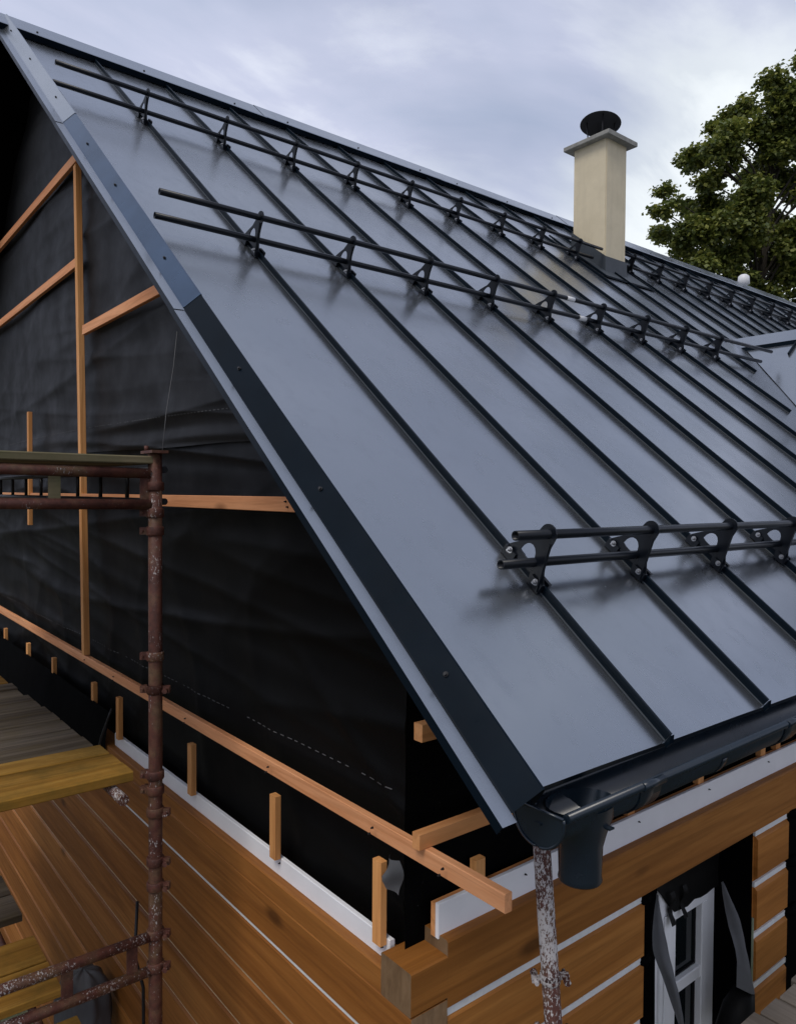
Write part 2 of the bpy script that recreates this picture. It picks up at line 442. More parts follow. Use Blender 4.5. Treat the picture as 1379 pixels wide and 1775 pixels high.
# chimney footprint used to cut the sheets is simply covered by its flashing; sheets run through
def valley_s(Y):                 # main-slope distance of the dormer valley at this Y (only beyond the valley foot)
    return 3.43 - (6.08 - Y) / CA
def panel(k):
    y0, y1 = SEAM0 + PITCH * k, SEAM0 + PITCH * (k + 1)
    if k == 0: y0 = -0.062
    ns, ny = 40, 6
    bm = bmesh.new(); g = []
    for j in range(ny + 1):
        Y = y0 + (y1 - y0) * j / ny
        s0 = 0.0
        if 2.9 < Y < 6.08: s0 = max(0.0, valley_s(Y) - 0.02)
        elif 6.08 <= Y < 9.3: s0 = max(0.0, 3.43 - (Y - 6.08) / CA - 0.02)
        row = []
        for i in range(ns + 1):
            s = s0 + (SR - s0) * i / ns
            edge = math.sin(math.pi * j / ny)
            hh = 0.0060 * edge * noise.noise((Y * 1.3 + k * 5.1, s * 0.75, k * 3.7)) + 0.0013 * edge * noise.noise((Y * 4, s * 2.6, k * 1.9))
            row.append(bm.verts.new(RP(Y, s, hh)))
        g.append(row)
    for j in range(ny):
        for i in range(ns):
            f = bm.faces.new((g[j][i], g[j + 1][i], g[j + 1][i + 1], g[j][i + 1])); f.smooth = True
    # folded front edge at the eave, dark to paint the shade below the sheet
    if y1 < 2.9:
        lo = [bm.verts.new(g[j][0].co + Vector((-0.010, 0, -0.016))) for j in range(ny + 1)]
        hi = [bm.verts.new(g[j][0].co + Vector((0.0006, 0, -0.0006))) for j in range(ny + 1)]
        for j in range(ny): bm.faces.new((hi[j], lo[j], lo[j + 1], hi[j + 1])).material_index = 1
    o = mk('roof_panel', bm, [ROOF, DARK], house, recalc=True)
    # make normals face up
    me = o.data
    if sum(p.normal.z for p in me.polygons) < 0: me.flip_normals()
    return o
def seam(k, parent):
    Y = SEAM0 + PITCH * k
    s0 = 0.004
    if 2.9 < Y < 6.08: s0 = max(s0, valley_s(Y) + 0.34)
    elif 6.08 <= Y < 9.3: s0 = max(s0, 3.43 - (Y - 6.08) / CA + 0.03)
    s1 = SR - 0.02
    bm = bmesh.new()
    wob = lambda s: 0.0024 * noise.noise((s * 0.9, k * 2.3, 0.5)) + 0.0012 * noise.noise((s * 3.1, k * 1.3, 2.5))
    # profile: upright fold with a rolled double lock on top
    prof = [(-0.010, 0.0), (-0.0085, 0.0020), (-0.0040, 0.0042), (-0.0036, 0.017), (-0.0066, 0.0175), (-0.0068, 0.0275), (-0.0048, 0.0288), (0.0032, 0.0284), (0.0040, 0.003), (0.010, 0.0)]
    m = 44; rows = []
    for i in range(m + 1):
        s = s0 + (s1 - s0) * i / m
        rows.append([bm.verts.new(RP(Y + a + wob(s), s, b)) for a, b in prof])
    for r0, r1 in zip(rows, rows[1:]):
        for q in range(len(prof) - 1):
            f = bm.faces.new((r0[q], r0[q + 1], r1[q + 1], r1[q])); f.material_index = 1 if q == 1 else 0  # paler base strip paints a highlight along the fold
    bm.faces.new(rows[0]); bm.faces.new(rows[-1][::-1])
    # clamped tongue folded over at the eave end
    if s0 < 0.01:
        add_box_r = [RP(Y - 0.012, 0.0, 0.0), RP(Y - 0.012, -0.012, -0.004), RP(Y - 0.012, -0.012, 0.012), RP(Y - 0.012, 0.0, 0.03)]
        add_prism(bm, add_box_r, (0, 0.018, 0))
    return mk('standing_seam', bm, [DARK, LEAD], parent)
NP = int((HOUSE_END - SEAM0) / PITCH)
for k in range(NP):
    po = panel(k)
    if k > 0: seam(k, po)

# far slope, out of sight from here: one sheet so the house is whole
bm = bmesh.new()
q = [Vector((2 * RX, -0.06, 0)), Vector((2 * RX, HOUSE_END, 0)), Vector((RX, HOUSE_END, zr)), Vector((RX, -0.06, zr))]
add_prism(bm, q, (0, 0, 0.004))
mk('roof_panel', bm, ROOF, house, label='far slope of the metal roof')

# verge flashing: three lapped lengths along the near slope, finishes stepped to paint the sky reflection (+ screws), flat drip strip outside
def verge(s0, s1, lift, mat):
    prof = [(-0.124, 0.003), (-0.119, 0.006), (-0.073, 0.066), (-0.068, 0.067), (-0.060, 0.055), (-0.054, 0.004), (-0.044, 0.002)]
    bm = bmesh.new(); rows = []
    m = max(2, int((s1 - s0) / 0.12))
    for i in range(m + 1):
        s = s0 + (s1 - s0) * i / m
        wb = 0.0015 * noise.noise((s * 1.2, 3.3, 0))
        rows.append([bm.verts.new(RP(Y + wb, s - (0.09 if j < 2 else 0) * 0, h + lift + wb)) for j, (Y, h) in enumerate(prof)])
    for a, b in zip(rows, rows[1:]):
        for q in range(len(prof) - 1): bm.faces.new((a[q], a[q + 1], b[q + 1], b[q]))
    o = mk('verge_flashing', bm, mat, house)
    # skew cut lap edge (the visible joint line)
    bm = bmesh.new()
    p2 = [(-0.166, -0.022), (-0.165, 0.0015), (-0.1648, 0.0018), (-0.124, 0.0035)]
    rows = []
    for i in range(m + 1):
        s = s0 + (s1 - s0) * i / m
        wb = 0.0015 * noise.noise((s * 1.2, 3.3, 0))
        rows.append([bm.verts.new(RP(Y + wb, s - 0.02, h + lift + wb)) for Y, h in p2])
    for a, b in zip(rows, rows[1:]):
        for q in range(3):
            f = bm.faces.new((a[q], a[q + 1], b[q + 1], b[q])); f.material_index = 0 if q >= 2 else 1
    mk('drip_strip', bm, [ROOF, DARK], o)
    return o
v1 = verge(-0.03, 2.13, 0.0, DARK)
v2 = verge(2.10, 4.16, 0.0025, REFL_MID)  # middle step of the painted reflection, between dark foot and bright top
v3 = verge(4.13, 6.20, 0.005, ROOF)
def screw_at(p, nrm, parent, r=0.006, mat=BLACK):
    bm = bmesh.new()
    p = Vector(p); nrm = Vector(nrm).normalized()
    add_tube(bm, [p, p + nrm * 0.0025], r * 1.5, 10)
    add_tube(bm, [p + nrm * 0.0025, p + nrm * 0.008], r, 6)
    return mk('screw', bm, mat, parent)
NS = (Vector((0, -0.8, 0)) + 0.6 * Vector((SA, 0, CA)))
for s, v in ((0.30, v1), (0.98, v1), (1.62, v1), (2.45, v2), (3.20, v2), (3.73, v2), (4.46, v3), (5.2, v3), (5.85, v3)):
    screw_at(RP(-0.094, s, 0.041), NS, v, 0.0042)

# ridge cap: raised box cap in lapped 2 m lengths with screws on top
RZ = zr
def cap_len(y0, y1, lift):
    bm = bmesh.new()
    def pr(side):
        f = lambda s, h: (RX + side * ((SR + 0.085 - s) * CA) * 1.0 + side * h * SA, RP(0, s, h).z)
        return [f(5.985, 0.005), f(5.985, 0.047), f(5.99, 0.052), f(6.185, 0.058)]
    left = pr(-1); right = pr(1)
    prof = right[:3] + [(RX, RZ + 0.078)] + left[:3][::-1]
    prof = [(x, z + lift) for x, z in prof]
    m = max(1, int((y1 - y0) / 0.5)); rows = []
    for i in range(m + 1):
        Y = y0 + (y1 - y0) * i / m
        rows.append([bm.verts.new((x, Y, z + 0.002 * noise.noise((Y, x, 0)))) for x, z in prof])
    for a, b in zip(rows, rows[1:]):
        for q in range(len(prof) - 1):
            f = bm.faces.new((a[q], a[q + 1], b[q + 1], b[q])); f.material_index = 1 if q in (0, 5) else 0
    f = bm.faces.new(rows[0]); f.material_index = 1
    o = mk('ridge_cap', bm, [ROOF, DARK], house)
    y = y0 + 0.25
    while y < y1:
        screw_at((right[2][0] * 0.8 + RX * 0.2, y, right[2][1] * 0.8 + (RZ + 0.075) * 0.2 + lift), (SA, 0, CA), o, 0.006)
        y += 0.75
    return o
y = -0.15; kk = 0
while y < HOUSE_END:
    cap_len(y, min(y + 2.03, HOUSE_END + 0.02), 0.003 * (kk % 2)); y += 2.0; kk += 1

# dormer: a smooth cross slope meeting the main slope in a valley, with a ridge cap
DX0 = -2.67; DZ = 2.15; DY = 6.08
bm = bmesh.new()
nx = 14; nyd = 10
apex = Vector((DX0, DY, DZ))
X1 = 0.35
def dormer_side(sgn):
    bm = bmesh.new(); rows = []
    for i in range(nx + 1):
        x = DX0 + (X1 - DX0) * i / nx
        row = []
        # at each x the slope runs from the ridge (y=DY) down to the valley line
        yv = (x - DX0)
        for j in range(nyd + 1):
            d = yv * j / nyd
            row.append(bm.verts.new((x, DY - sgn * d, DZ - d * SA / CA + 0.006)))
        rows.append(row)
    for a, b in zip(rows, rows[1:]):
        for j in range(nyd):
            try: bm.faces.new((a[j], a[j + 1], b[j + 1], b[j]))
            except ValueError: pass
    bmesh.ops.remove_doubles(bm, verts=bm.verts, dist=0.0005)
    for f in bm.faces: f.smooth = True
    o = mk('dormer_roof', bm, ROOF, house)
    if sum(p.normal.z for p in o.data.polygons) < 0: o.data.flip_normals()
    return o
dn = dormer_side(1)
dormer_side(-1)
# a short seam pair on the dormer slope
for x in (-2.06, -1.5, -0.95):
    d = x - DX0
    bm = bmesh.new()
    add_beam(bm, (x, DY - 0.1, DZ - 0.1 * SA / CA + 0.018), (x, DY - min(d, 1.6) + 0.3, DZ - (min(d, 1.6) - 0.3) * SA / CA + 0.018), 0.012, 0.03, (0, SA, CA))
    mk('standing_seam', bm, DARK, dn)
bm = bmesh.new()
x0, x1 = DX0 - 0.08, X1
t = SA / CA
prof = [(-0.15, -0.15 * t + 0.005), (-0.15, -0.15 * t + 0.045), (0, 0.05), (0.15, -0.15 * t + 0.045), (0.15, -0.15 * t + 0.005)]
a = [bm.verts.new((x0, DY + p, DZ + z)) for p, z in prof]; b = [bm.verts.new((x1, DY + p, DZ + z)) for p, z in prof]
for q in range(4):
    f = bm.faces.new((a[q], a[q + 1], b[q + 1], b[q])); f.material_index = 1 if q in (0, 3) else 0
f = bm.faces.new(a); f.material_index = 0
mk('dormer_ridge_cap', bm, [ROOF, DARK], house)

# chimney
cx0, cx1, cy0, cy1 = -3.97, -3.565, 5.10, 5.44
CT = 4.20
bm = bmesh.new()
def roofz(x): return -x * SA / CA
for (x0, x1, y0, y1, z1) in ((cx0, cx1, cy0, cy1, CT),):
    b0 = [Vector((x0, y0, roofz(x0) - 0.15)), Vector((x1, y0, roofz(x1) - 0.15)), Vector((x1, y1, roofz(x1) - 0.15)), Vector((x0, y1, roofz(x0) - 0.15))]
    b1 = [Vector((p.x, p.y, z1)) for p in b0]
    va = [bm.verts.new(p) for p in b0]; vb = [bm.verts.new(p) for p in b1]
    bm.faces.new(va[::-1]); bm.faces.new(vb)
    for i in range(4): bm.faces.new((va[i], va[(i + 1) % 4], vb[(i + 1) % 4], vb[i]))
bmesh.ops.bevel(bm, geom=[e for e in bm.edges if abs((e.verts[0].co - e.verts[1].co).normalized().z) > 0.9], offset=0.008, segments=2, affect='EDGES')
chim = mk('chimney', bm, RENDER, house)
box('cap_slab', (cx0 - 0.075, cy0 - 0.075, CT), (cx1 + 0.075, cy1 + 0.075, CT + 0.045), SLAB, chim, 0.006, 0)
# sheet metal upstand round the foot
bm = bmesh.new()
for (xa, ya, xb, yb) in ((cx0 - .012, cy0 - .012, cx1 + .012, cy0 - .012), (cx1 + .012, cy0 - .012, cx1 + .012, cy1 + .012), (cx1 + .012, cy1 + .012, cx0 - .012, cy1 + .012), (cx0 - .012, cy1 + .012, cx0 - .012, cy0 - .012)):
    vs4 = [bm.verts.new((xa, ya, roofz(xa) + 0.002)), bm.verts.new((xb, yb, roofz(xb) + 0.002)), bm.verts.new((xb, yb, roofz(xb) + 0.165)), bm.verts.new((xa, ya, roofz(xa) + 0.165))]
    bm.faces.new(vs4)
# apron skirts lying on the slope
def skirt(y0, y1, sA, sB, h=0.012):
    f = [bm.verts.new(RP(y0, sA, h)), bm.verts.new(RP(y1, sA, h)), bm.verts.new(RP(y1, sB, h)), bm.verts.new(RP(y0, sB, h))]
    bm.faces.new(f)
sf = -cx1 / CA; sb = -cx0 / CA
skirt(cy0 - 0.2, cy1 + 0.28, sf - 0.20, sf + 0.0)
skirt(cy0 - 0.2, cy0 - 0.012, sf, sb + 0.2); skirt(cy1 + 0.012, cy1 + 0.28, sf, sb + 0.2)
mk('chimney_flashing', bm, LEAD, chim)
bm = bmesh.new()
for (Y0_, Y1_, S_) in ((cy0 - 0.2, cy1 + 0.28, sf - 0.20),):
    add_beam(bm, RP(Y0_, S_, 0.014), RP(Y1_, S_, 0.014), 0.012, 0.016)
add_beam(bm, RP(cy0 - 0.2, sf - 0.2, 0.014), RP(cy0 - 0.2, sb + 0.2, 0.014), 0.012, 0.016)
add_beam(bm, RP(cy1 + 0.28, sf - 0.2, 0.014), RP(cy1 + 0.28, sb + 0.2, 0.014), 0.012, 0.016)
mk('flashing_lock', bm, DARK, chim)
# cowl: tilted shallow dish on legs
cc = Vector(((cx0 + cx1) / 2, (cy0 + cy1) / 2, CT + 0.27))
nrm = Vector((-0.07, 0.17, 0.95)).normalized()
s_ = nrm.cross(Vector((0, 1, 0))).normalized(); u_ = nrm.cross(s_)
bm = bmesh.new(); rings = []
for rr, hh in ((0.0, 0.030), (0.08, 0.027), (0.15, 0.015), (0.200, -0.004), (0.207, -0.014), (0.195, -0.012), (0.10, 0.004), (0.0, 0.010)):
    rings.append([bm.verts.new(cc + nrm * hh + (s_ * math.cos(k * math.pi / 16) + u_ * math.sin(k * math.pi / 16)) * max(rr, 0.001)) for k in range(32)])
for a, b in zip(rings, rings[1:]):
    for k in range(32):
        f = bm.faces.new((a[k], a[(k + 1) % 32], b[(k + 1) % 32], b[k])); f.smooth = True
cowl = mk('chimney_cowl', bm, BLACK, chim)
for k in range(4):
    bm = bmesh.new(); an = math.pi / 4 + k * math.pi / 2
    ft = Vector((cc.x + 0.12 * math.cos(an), cc.y + 0.12 * math.sin(an), CT + 0.05))
    tp = cc + (s_ * math.cos(an) * 0 + Vector((math.cos(an), math.sin(an), 0)) * 0.14); 
    tp.z = (cc - nrm * 0).z - (nrm.x * (tp.x - cc.x) + nrm.y * (tp.y - cc.y)) / nrm.z - 0.004
    add_tube(bm, [ft, tp], 0.007, 6)
    mk('cowl_leg', bm, BLACK, chim)

# white vent pipe peeping over the ridge
vx, vy = -5.10, 10.95
bm = bmesh.new()
add_tube(bm, [(vx, vy, RZ - 0.5), (vx, vy, 4.10)], 0.055, 16)
add_tube(bm, [(vx, vy, 4.10), (vx, vy, 4.12), (vx, vy, 4.24), (vx, vy, 4.27)], 0.09, 16, True, [0.06, 0.095, 0.085, 0.05])
mk('vent_pipe', bm, PLAST, house, label='white plastic vent pipe behind the ridge')

# ------------------------------------------------------------------ gutter
GX, GZ0, GR = 0.012, -0.047, 0.068
GY0, GY1 = -0.02, 2.95
def gz(y): return GZ0 + 0.012 * y
def half_pipe(bm, y0, y1, r, th=0.003, n=18, bead=True, a0=174, a1=366):
    rows = []
    for Y in (y0, y1):
        ring = []
        for i in range(n + 1):
            t = math.radians(a0 + (a1 - a0) * i / n)
            ring.append(bm.verts.new((GX + r * math.cos(t), Y, gz(Y) + r * math.sin(t))))
        for i in range(n, -1, -1):
            t = math.radians(a0 + (a1 - a0) * i / n)
            ring.append(bm.verts.new((GX + (r - th) * math.cos(t), Y, gz(Y) + (r - th) * math.sin(t))))
        rows.append(ring)
    m = len(rows[0])
    for k in range(m):
        f = bm.faces.new((rows[0][k], rows[0][(k + 1) % m], rows[1][(k + 1) % m], rows[1][k])); f.smooth = True
    bm.faces.new(rows[0]); bm.faces.new(rows[1][::-1])
    if bead:
        t = math.radians(a1)
        add_tube(bm, [(GX + (r + 0.004) * math.cos(t), y0, gz(y0) + r * math.sin(t) + 0.004), (GX + (r + 0.004) * math.cos(t), y1, gz(y1) + r * math.sin(t) + 0.004)], 0.0105, 12)
bm = bmesh.new(); half_pipe(bm, GY0, GY1, GR)
gut = mk('gutter', bm, GUT, house)
bm = bmesh.new()
n = 22; ring = []; ring2 = []
for Y, L_, rr in ((GY0 - 0.006, ring, GR + 0.003), (GY0 - 0.001, ring2, GR + 0.003)):
    for i in range(n + 1):
        t = math.radians(172 + 196 * i / n); L_.append(bm.verts.new((GX + rr * math.cos(t), Y, gz(Y) + rr * math.sin(t))))
bm.faces.new(ring)
for i in range(n + 1): bm.faces.new((ring[i], ring2[i], ring2[(i + 1) % (n + 1)], ring[(i + 1) % (n + 1)]))
# rolled rim of the cap
rim = [(GX + (GR + 0.003) * math.cos(math.radians(172 + 196 * i / 30)), GY0 - 0.007, gz(0) + (GR + 0.003) * math.sin(math.radians(172 + 196 * i / 30))) for i in range(31)]
add_tube(bm, rim, 0.0035, 8)
add_tube(bm, [rim[0], rim[-1]], 0.0035, 8)
add_box(bm, (GX - 0.008, GY0 - 0.0105, gz(0) - 0.022), (GX + 0.010, GY0 - 0.006, gz(0) - 0.018))
mk('end_cap', bm, GUT, gut)
bm = bmesh.new()
oy = 0.115
ringz = []
for z, r, ex in ((-0.055, 0.068, 1.35), (-0.085, 0.066, 1.25), (-0.118, 0.057, 1.08), (-0.15, 0.050, 1.0), (-0.218, 0.0475, 1.0), (-0.228, 0.0495, 1.0), (-0.232, 0.047, 1.0), (-0.225, 0.044, 1.0), (-0.12, 0.044, 1.0)):
    ringz.append([bm.verts.new((GX + 0.004 + r * math.cos(k * math.pi / 14), oy + r * ex * math.sin(k * math.pi / 14), z)) for k in range(28)])
for a, b in zip(ringz, ringz[1:]):
    for k in range(28):
        f = bm.faces.new((a[k], a[(k + 1) % 28], b[(k + 1) % 28], b[k])); f.smooth = True
add_box(bm, (GX + 0.066, oy + 0.005, -0.098), (GX + 0.078, oy + 0.022, -0.094))
mk('gutter_outlet', bm, GUT, gut)
for y0 in (0.245, 0.97, 1.9):
    bm = bmesh.new(); half_pipe(bm, y0, y0 + 0.085, GR + 0.0045, 0.003, 18, True)
    mk('gutter_sleeve', bm, GUT, gut)
for y0 in (0.62, 1.45, 2.3):
    bm = bmesh.new(); half_pipe(bm, y0, y0 + 0.025, GR + 0.003, 0.003, 18, False, 176, 350)
    mk('gutter_bracket', bm, GUT, gut)

# ------------------------------------------------------------------ log walls
GY, SX = 0.10, -0.553             # outer faces of gable logs / side logs
LT = 0.14
LEFT_X = 2 * RX - SX
# gable logs
gz_tops = [-0.790, -1.036, -1.262, -1.49, -1.718, -1.946, -2.174, -2.402, -2.63, -2.858, -3.086]
for i, zt in enumerate(gz_tops):
    zb = gz_tops[i + 1] + (0.011 if i == 0 else 0.0108) if i + 1 < len(gz_tops) else GZ - 0.05
    bm = bmesh.new()
    c = 0.009
    if i == 0:
        # housed corner: the upper half stops at the crossing log, the lower half runs through
        add_box(bm, (LEFT_X, GY, -0.868), (-0.6935, GY + LT, zt), 0.004, 0, 0, 1)
        add_box(bm, (LEFT_X, GY, zb), (SX, GY + LT, -0.8682), 0.004, 0, 0, 1)
        bmesh.ops.remove_doubles(bm, verts=bm.verts, dist=0.00001)
    else:
        add_box(bm, (LEFT_X, GY, zb), (SX - 0.001, GY + LT, zt), c, 0, 0, 1)
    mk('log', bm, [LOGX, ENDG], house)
    box('joint_strip', (LEFT_X, GY + (0.0035 if i == 0 else 0.009), zb - 0.0108), (SX - 0.16, GY + LT - 0.02, zb - 0.0002), FOAM if i == 0 else TANJ, house)
# a thin routed line across the second gable log
# side logs (window opening y 1.27..2.15, pier 2.15..2.50, second opening 2.50..3.4)
def side_log(y0, y1, zb, zt, ch=0.010, bulge=False):
    bm = bmesh.new()
    add_box(bm, (SX - LT, y0, zb), (SX, y1, zt), ch, 1, 0, 1)
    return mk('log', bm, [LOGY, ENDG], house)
# top side log with its corner notch
bm = bmesh.new()
add_box(bm, (SX - LT, 0.2402, -0.9), (SX, 9.0, -0.692), 0.006, 1, 0, 1)
add_box(bm, (SX - LT, GY - 0.0015, -0.866), (SX, 0.24, -0.737), 0.004, 1, 0, 1)
mk('log', bm, [LOGY, ENDG], house)
zt = -0.924; i = 0
W0, W1, W2, W3 = 1.262, 2.150, 2.497, 3.5
while zt > GZ:
    zb = zt - 0.216
    ch = 0.022
    side_log(0.2415, W0, zb, zt, 0.010)
    if zb > -2.6:
        bmq = bmesh.new()
        add_box(bmq, (SX - LT, W1, zb), (SX, W2, zt), 0.020, 1, 0, 1)
        bmesh.ops.bevel(bmq, geom=[e for e in bmq.edges if abs(e.calc_length()) > 0.1 and abs((e.verts[0].co - e.verts[1].co).normalized().y) < 0.5 and max(e.verts[0].co.x, e.verts[1].co.x) > SX - 0.001], offset=0.018, segments=2, affect='EDGES')
        mk('log', bmq, [LOGY, ENDG], house)
        side_log(W3, 9.0, zb, zt)
    else:
        side_log(W0 + 0.001, 9.0, zb, zt)
    zt -= 0.2375; i += 1
zt = -0.900
i = 0
while zt > GZ:
    zb = zt - 0.0236
    for (a, b) in ((0.243, W0 - 0.012), (W1 + 0.004, W2 - 0.012), (W3, 9.0)):
        if i == 0 and a < 1 : pass
        box('joint_strip', (SX - LT + 0.02, a, zb + 0.0003), (SX - 0.006, b, zt - 0.0003), FOAM, house)
    zt -= 0.2375; i += 1
# backs of the walls and the far walls so the house is closed
box('wall_core', (LEFT_X, 0.26, GZ), (LEFT_X + 0.14, HOUSE_END - 0.6, -0.72), LOGY, house)
box('wall_core', (LEFT_X + 0.15, HOUSE_END - 0.75, GZ), (SX - LT, HOUSE_END - 0.6, -0.72), LOGX, house)
box('wall_core', (SX - LT, 9.002, GZ), (SX - 0.01, HOUSE_END - 0.6, -0.692), LOGY, house)

# white trim boards standing on the top logs
box('trim_board', (-3.20, 0.138, -0.806), (-0.700, 0.156, -0.722), WHITE, house, 0.002, 0)
rows = []
for i in range(61):
    x = -3.215 - 4.2 * i / 60
    rows.append([(x + 0.02 * noise.noise((v * 0.4, x, 1)), 0.112 - 0.022 * min(1, v / 3) - 0.006 * noise.noise((x * 2.5, v * 0.5, 2)), -0.60 - 0.055 * v + 0.03 * noise.noise((x * 1.5, 0, 4)) * (v / 8)) for v in range(9)])
bm = bmesh.new(); g = [[bm.verts.new(p) for p in r] for r in rows]
for a, b in zip(g, g[1:]):
    for q in range(8):
        f = bm.faces.new((a[q], a[q + 1], b[q + 1], b[q])); f.smooth = True
mk('membrane', bm, MEMD, house, recalc=False, label='black membrane draped over the wall head left of the white trim')
bm = bmesh.new(); add_box(bm, (-0.605, 0.236, -0.703), (-0.590, 9.0, -0.596), 0.0015, 1)
mk('trim_board', bm, WHITE, house)
box('packer_strip', (-0.6235, 0.2345, -0.702), (-0.6055, 9.0, -0.600), BATY, house)
for (x, y, z) in ((-0.742, 0.1375, -0.748), (-0.735, 0.1375, -0.757), (-1.36, 0.1375, -0.742)):
    screw_at((x, y, z), (0, -1, 0), house, 0.0022, BLACK)
for y in (0.62, 1.27, 1.79, 2.33):
    screw_at((-0.5895, y, -0.625), (1, 0, 0), house, 0.0022, BLACK)

# ------------------------------------------------------------------ gable membrane (wrinkled sheets) and battens
def ztop(x):
    d = -x if x > RX else -(2 * RX - x)
    return d * SA / CA - 0.042
def fold_y(x, z):
    n = noise.noise
    y = 0.0
    # broad sag between battens
    y += 0.016 * n((x * 0.7, z * 0.8, 1.3))
    # long, nearly level creases pulled between the fixings, sharp-crested
    rid = lambda v: (1 - min(1, abs(v) * 2.6)) ** 2
    env = 0.35 + 0.65 * max(0, min(1, 0.5 + 1.2 * n((x * 0.45, z * 0.5, 7))))
    y -= 0.017 * env * rid(n((x * 0.20 + 4, (z - 0.06 * x) * 3.1, 2.0)))
    y -= 0.011 * env * rid(n((x * 0.24 + 9, (z + 0.10 * x) * 5.5, 5.0)))
    y -= 0.006 * rid(n((x * 0.5 + 2, (z - 0.30 * x) * 1.8, 9.0)))
    # slack pleats above the horizontal batten
    if 0.5 < z < 1.3:
        w = math.sin(math.pi * (z - 0.5) / 0.8)
        arc = z - 0.86 - 0.04 * math.sin((x + 3.7) * 1.4)
        y += -0.020 * math.exp(-(arc / 0.028) ** 2) * max(0, 1 - abs(x + 2.3) / 1.7)
        y += 0.016 * w * n((x * 0.55, (z + 0.05 * x) * 11, 3.1))
    # lower sheet leans back in at its foot
    if z < 0.57:
        y += 0.050 * min(1, (0.57 - z) / 0.5) 
        y -= 0.012 * rid(n((x * 1.1 + 3 + z * 0.9, (z - x * 0.8) * 0.9, 8.8)))
        q3 = z + 0.62 * (x + 1.3)
        y += -0.010 * math.exp(-(q3 / 0.03) ** 2) * max(0, min(1, (x + 1.7) / 0.5))
    else:
        y -= 0.03 * min(1.0, (z - 0.57) / 1.5) - 0.02
    return y
def membrane(x0, x1, z0, zf, nx_, nz_, y, mat, name='membrane', fold=fold_y, **t):
    bm = bmesh.new(); g = []
    for i in range(nx_ + 1):
        x = x0 + (x1 - x0) * i / nx_
        z1 = zf(x); col_ = []
        for j in range(nz_ + 1):
            zs = z0(x) if callable(z0) else z0
            z = zs + (z1 - zs) * j / nz_
            col_.append(bm.verts.new((x, y + fold(x, z), z)))
        g.append(col_)
    for i in range(nx_):
        for j in range(nz_):
            f = bm.faces.new((g[i][j], g[i + 1][j], g[i + 1][j + 1], g[i][j + 1])); f.smooth = True
    return mk(name, bm, mat, house, recalc=False, **t)
def lap(x): return min(0.876 - 0.0173 * (x + 3.7) + 0.010 * noise.noise((x * 1.3, 0, 5)), ztop(x) - 0.004)
membrane(-6.6, -0.715, 0.55, lambda x: max(0.552, min(ztop(x), lap(x) + 0.06)), 200, 50, 0.196, MEML, label='black membrane band above the horizontal batten')
mem_up = membrane(-6.6, -1.15, lap, ztop, 220, 150, 0.178, MEM, label='upper black breather membrane with slack folds')
mem_lo = membrane(-6.6, -0.712, -0.79, lambda x: min(0.58, ztop(x)), 200, 100, 0.165, MEML, label='lower black breather membrane')
membrane(LEFT_X, -6.59, -0.79, ztop, 20, 30, 0.19, MEM)
# side membrane behind the eave, and a dark soffit sheet
bm = bmesh.new(); g = []
for i in range(61):
    Y = 0.16 + 8.8 * (i / 60) ** 1.5; row = []
    for j in range(13):
        z = -0.80 + (0.44 + 0.80) * j / 12
        row.append(bm.verts.new((-0.655 + 0.012 * noise.noise((Y * 2.2, z * 3, 4)), Y, z)))
    g.append(row)
for i in range(60):
    for j in range(12):
        f = bm.faces.new((g[i][j], g[i][j + 1], g[i + 1][j + 1], g[i + 1][j])); f.smooth = True
mk('membrane', bm, MEMD, house, label='black membrane on the side wall under the eave')
# torn flap at the corner
bm = bmesh.new(); g = []
for i in range(7):
    for j in range(9):
        t, v = i / 6, j / 8
        g.append(bm.verts.new((-0.700 + 0.05 * t - 0.02 * v + 0.012 * math.sin(v * 5), 0.135 - 0.02 * math.sin(t * 3 + v * 2), -0.455 - 0.105 * v - 0.02 * t * v)))
for i in range(6):
    for j in range(8):
        f = bm.faces.new((g[i * 9 + j], g[i * 9 + j + 1], g[(i + 1) * 9 + j + 1], g[(i + 1) * 9 + j])); f.smooth = True
mk('membrane_flap', bm, FLAP, house, label='torn grey membrane corner behind the batten')

# printed dash lines on the membrane
def dashes(parent, p, q, n, sag, length, yo=0.007, zfun=None, w=0.0017):
    bm = bmesh.new()
    p = Vector(p); q = Vector(q)
    for i in range(n):
        if random.random() < 0.14: continue
        t0 = i / n; t1 = t0 + length / n * random.uniform(0.7, 1.1)
        pts4 = []
        for t in (t0, t1):
            x = p.x + (q.x - p.x) * t; z = p.z + (q.z - p.z) * t - sag * math.sin(math.pi * t)
            for dz in (-w, w):
                base = 0.185 if z > 0.56 else 0.165
                pts4.append(bm.verts.new((x, base + fold_y(x, z + dz) - 0.004 - (0.007 if z > 0.56 else 0), z + dz)))
        bm.faces.new((pts4[0], pts4[1], pts4[3], pts4[2]))
    return mk('printed_dash_line', bm, STITCH, parent, kind='stuff')
dashes(mem_up, (-6.5, 0, 1.02), (-1.75, 0, 0.985), 120, -0.03, 0.55, 0.030)
dashes(mem_lo, (-6.4, 0, -0.30), (-0.76, 0, -0.298), 120, 0.0, 0.6)

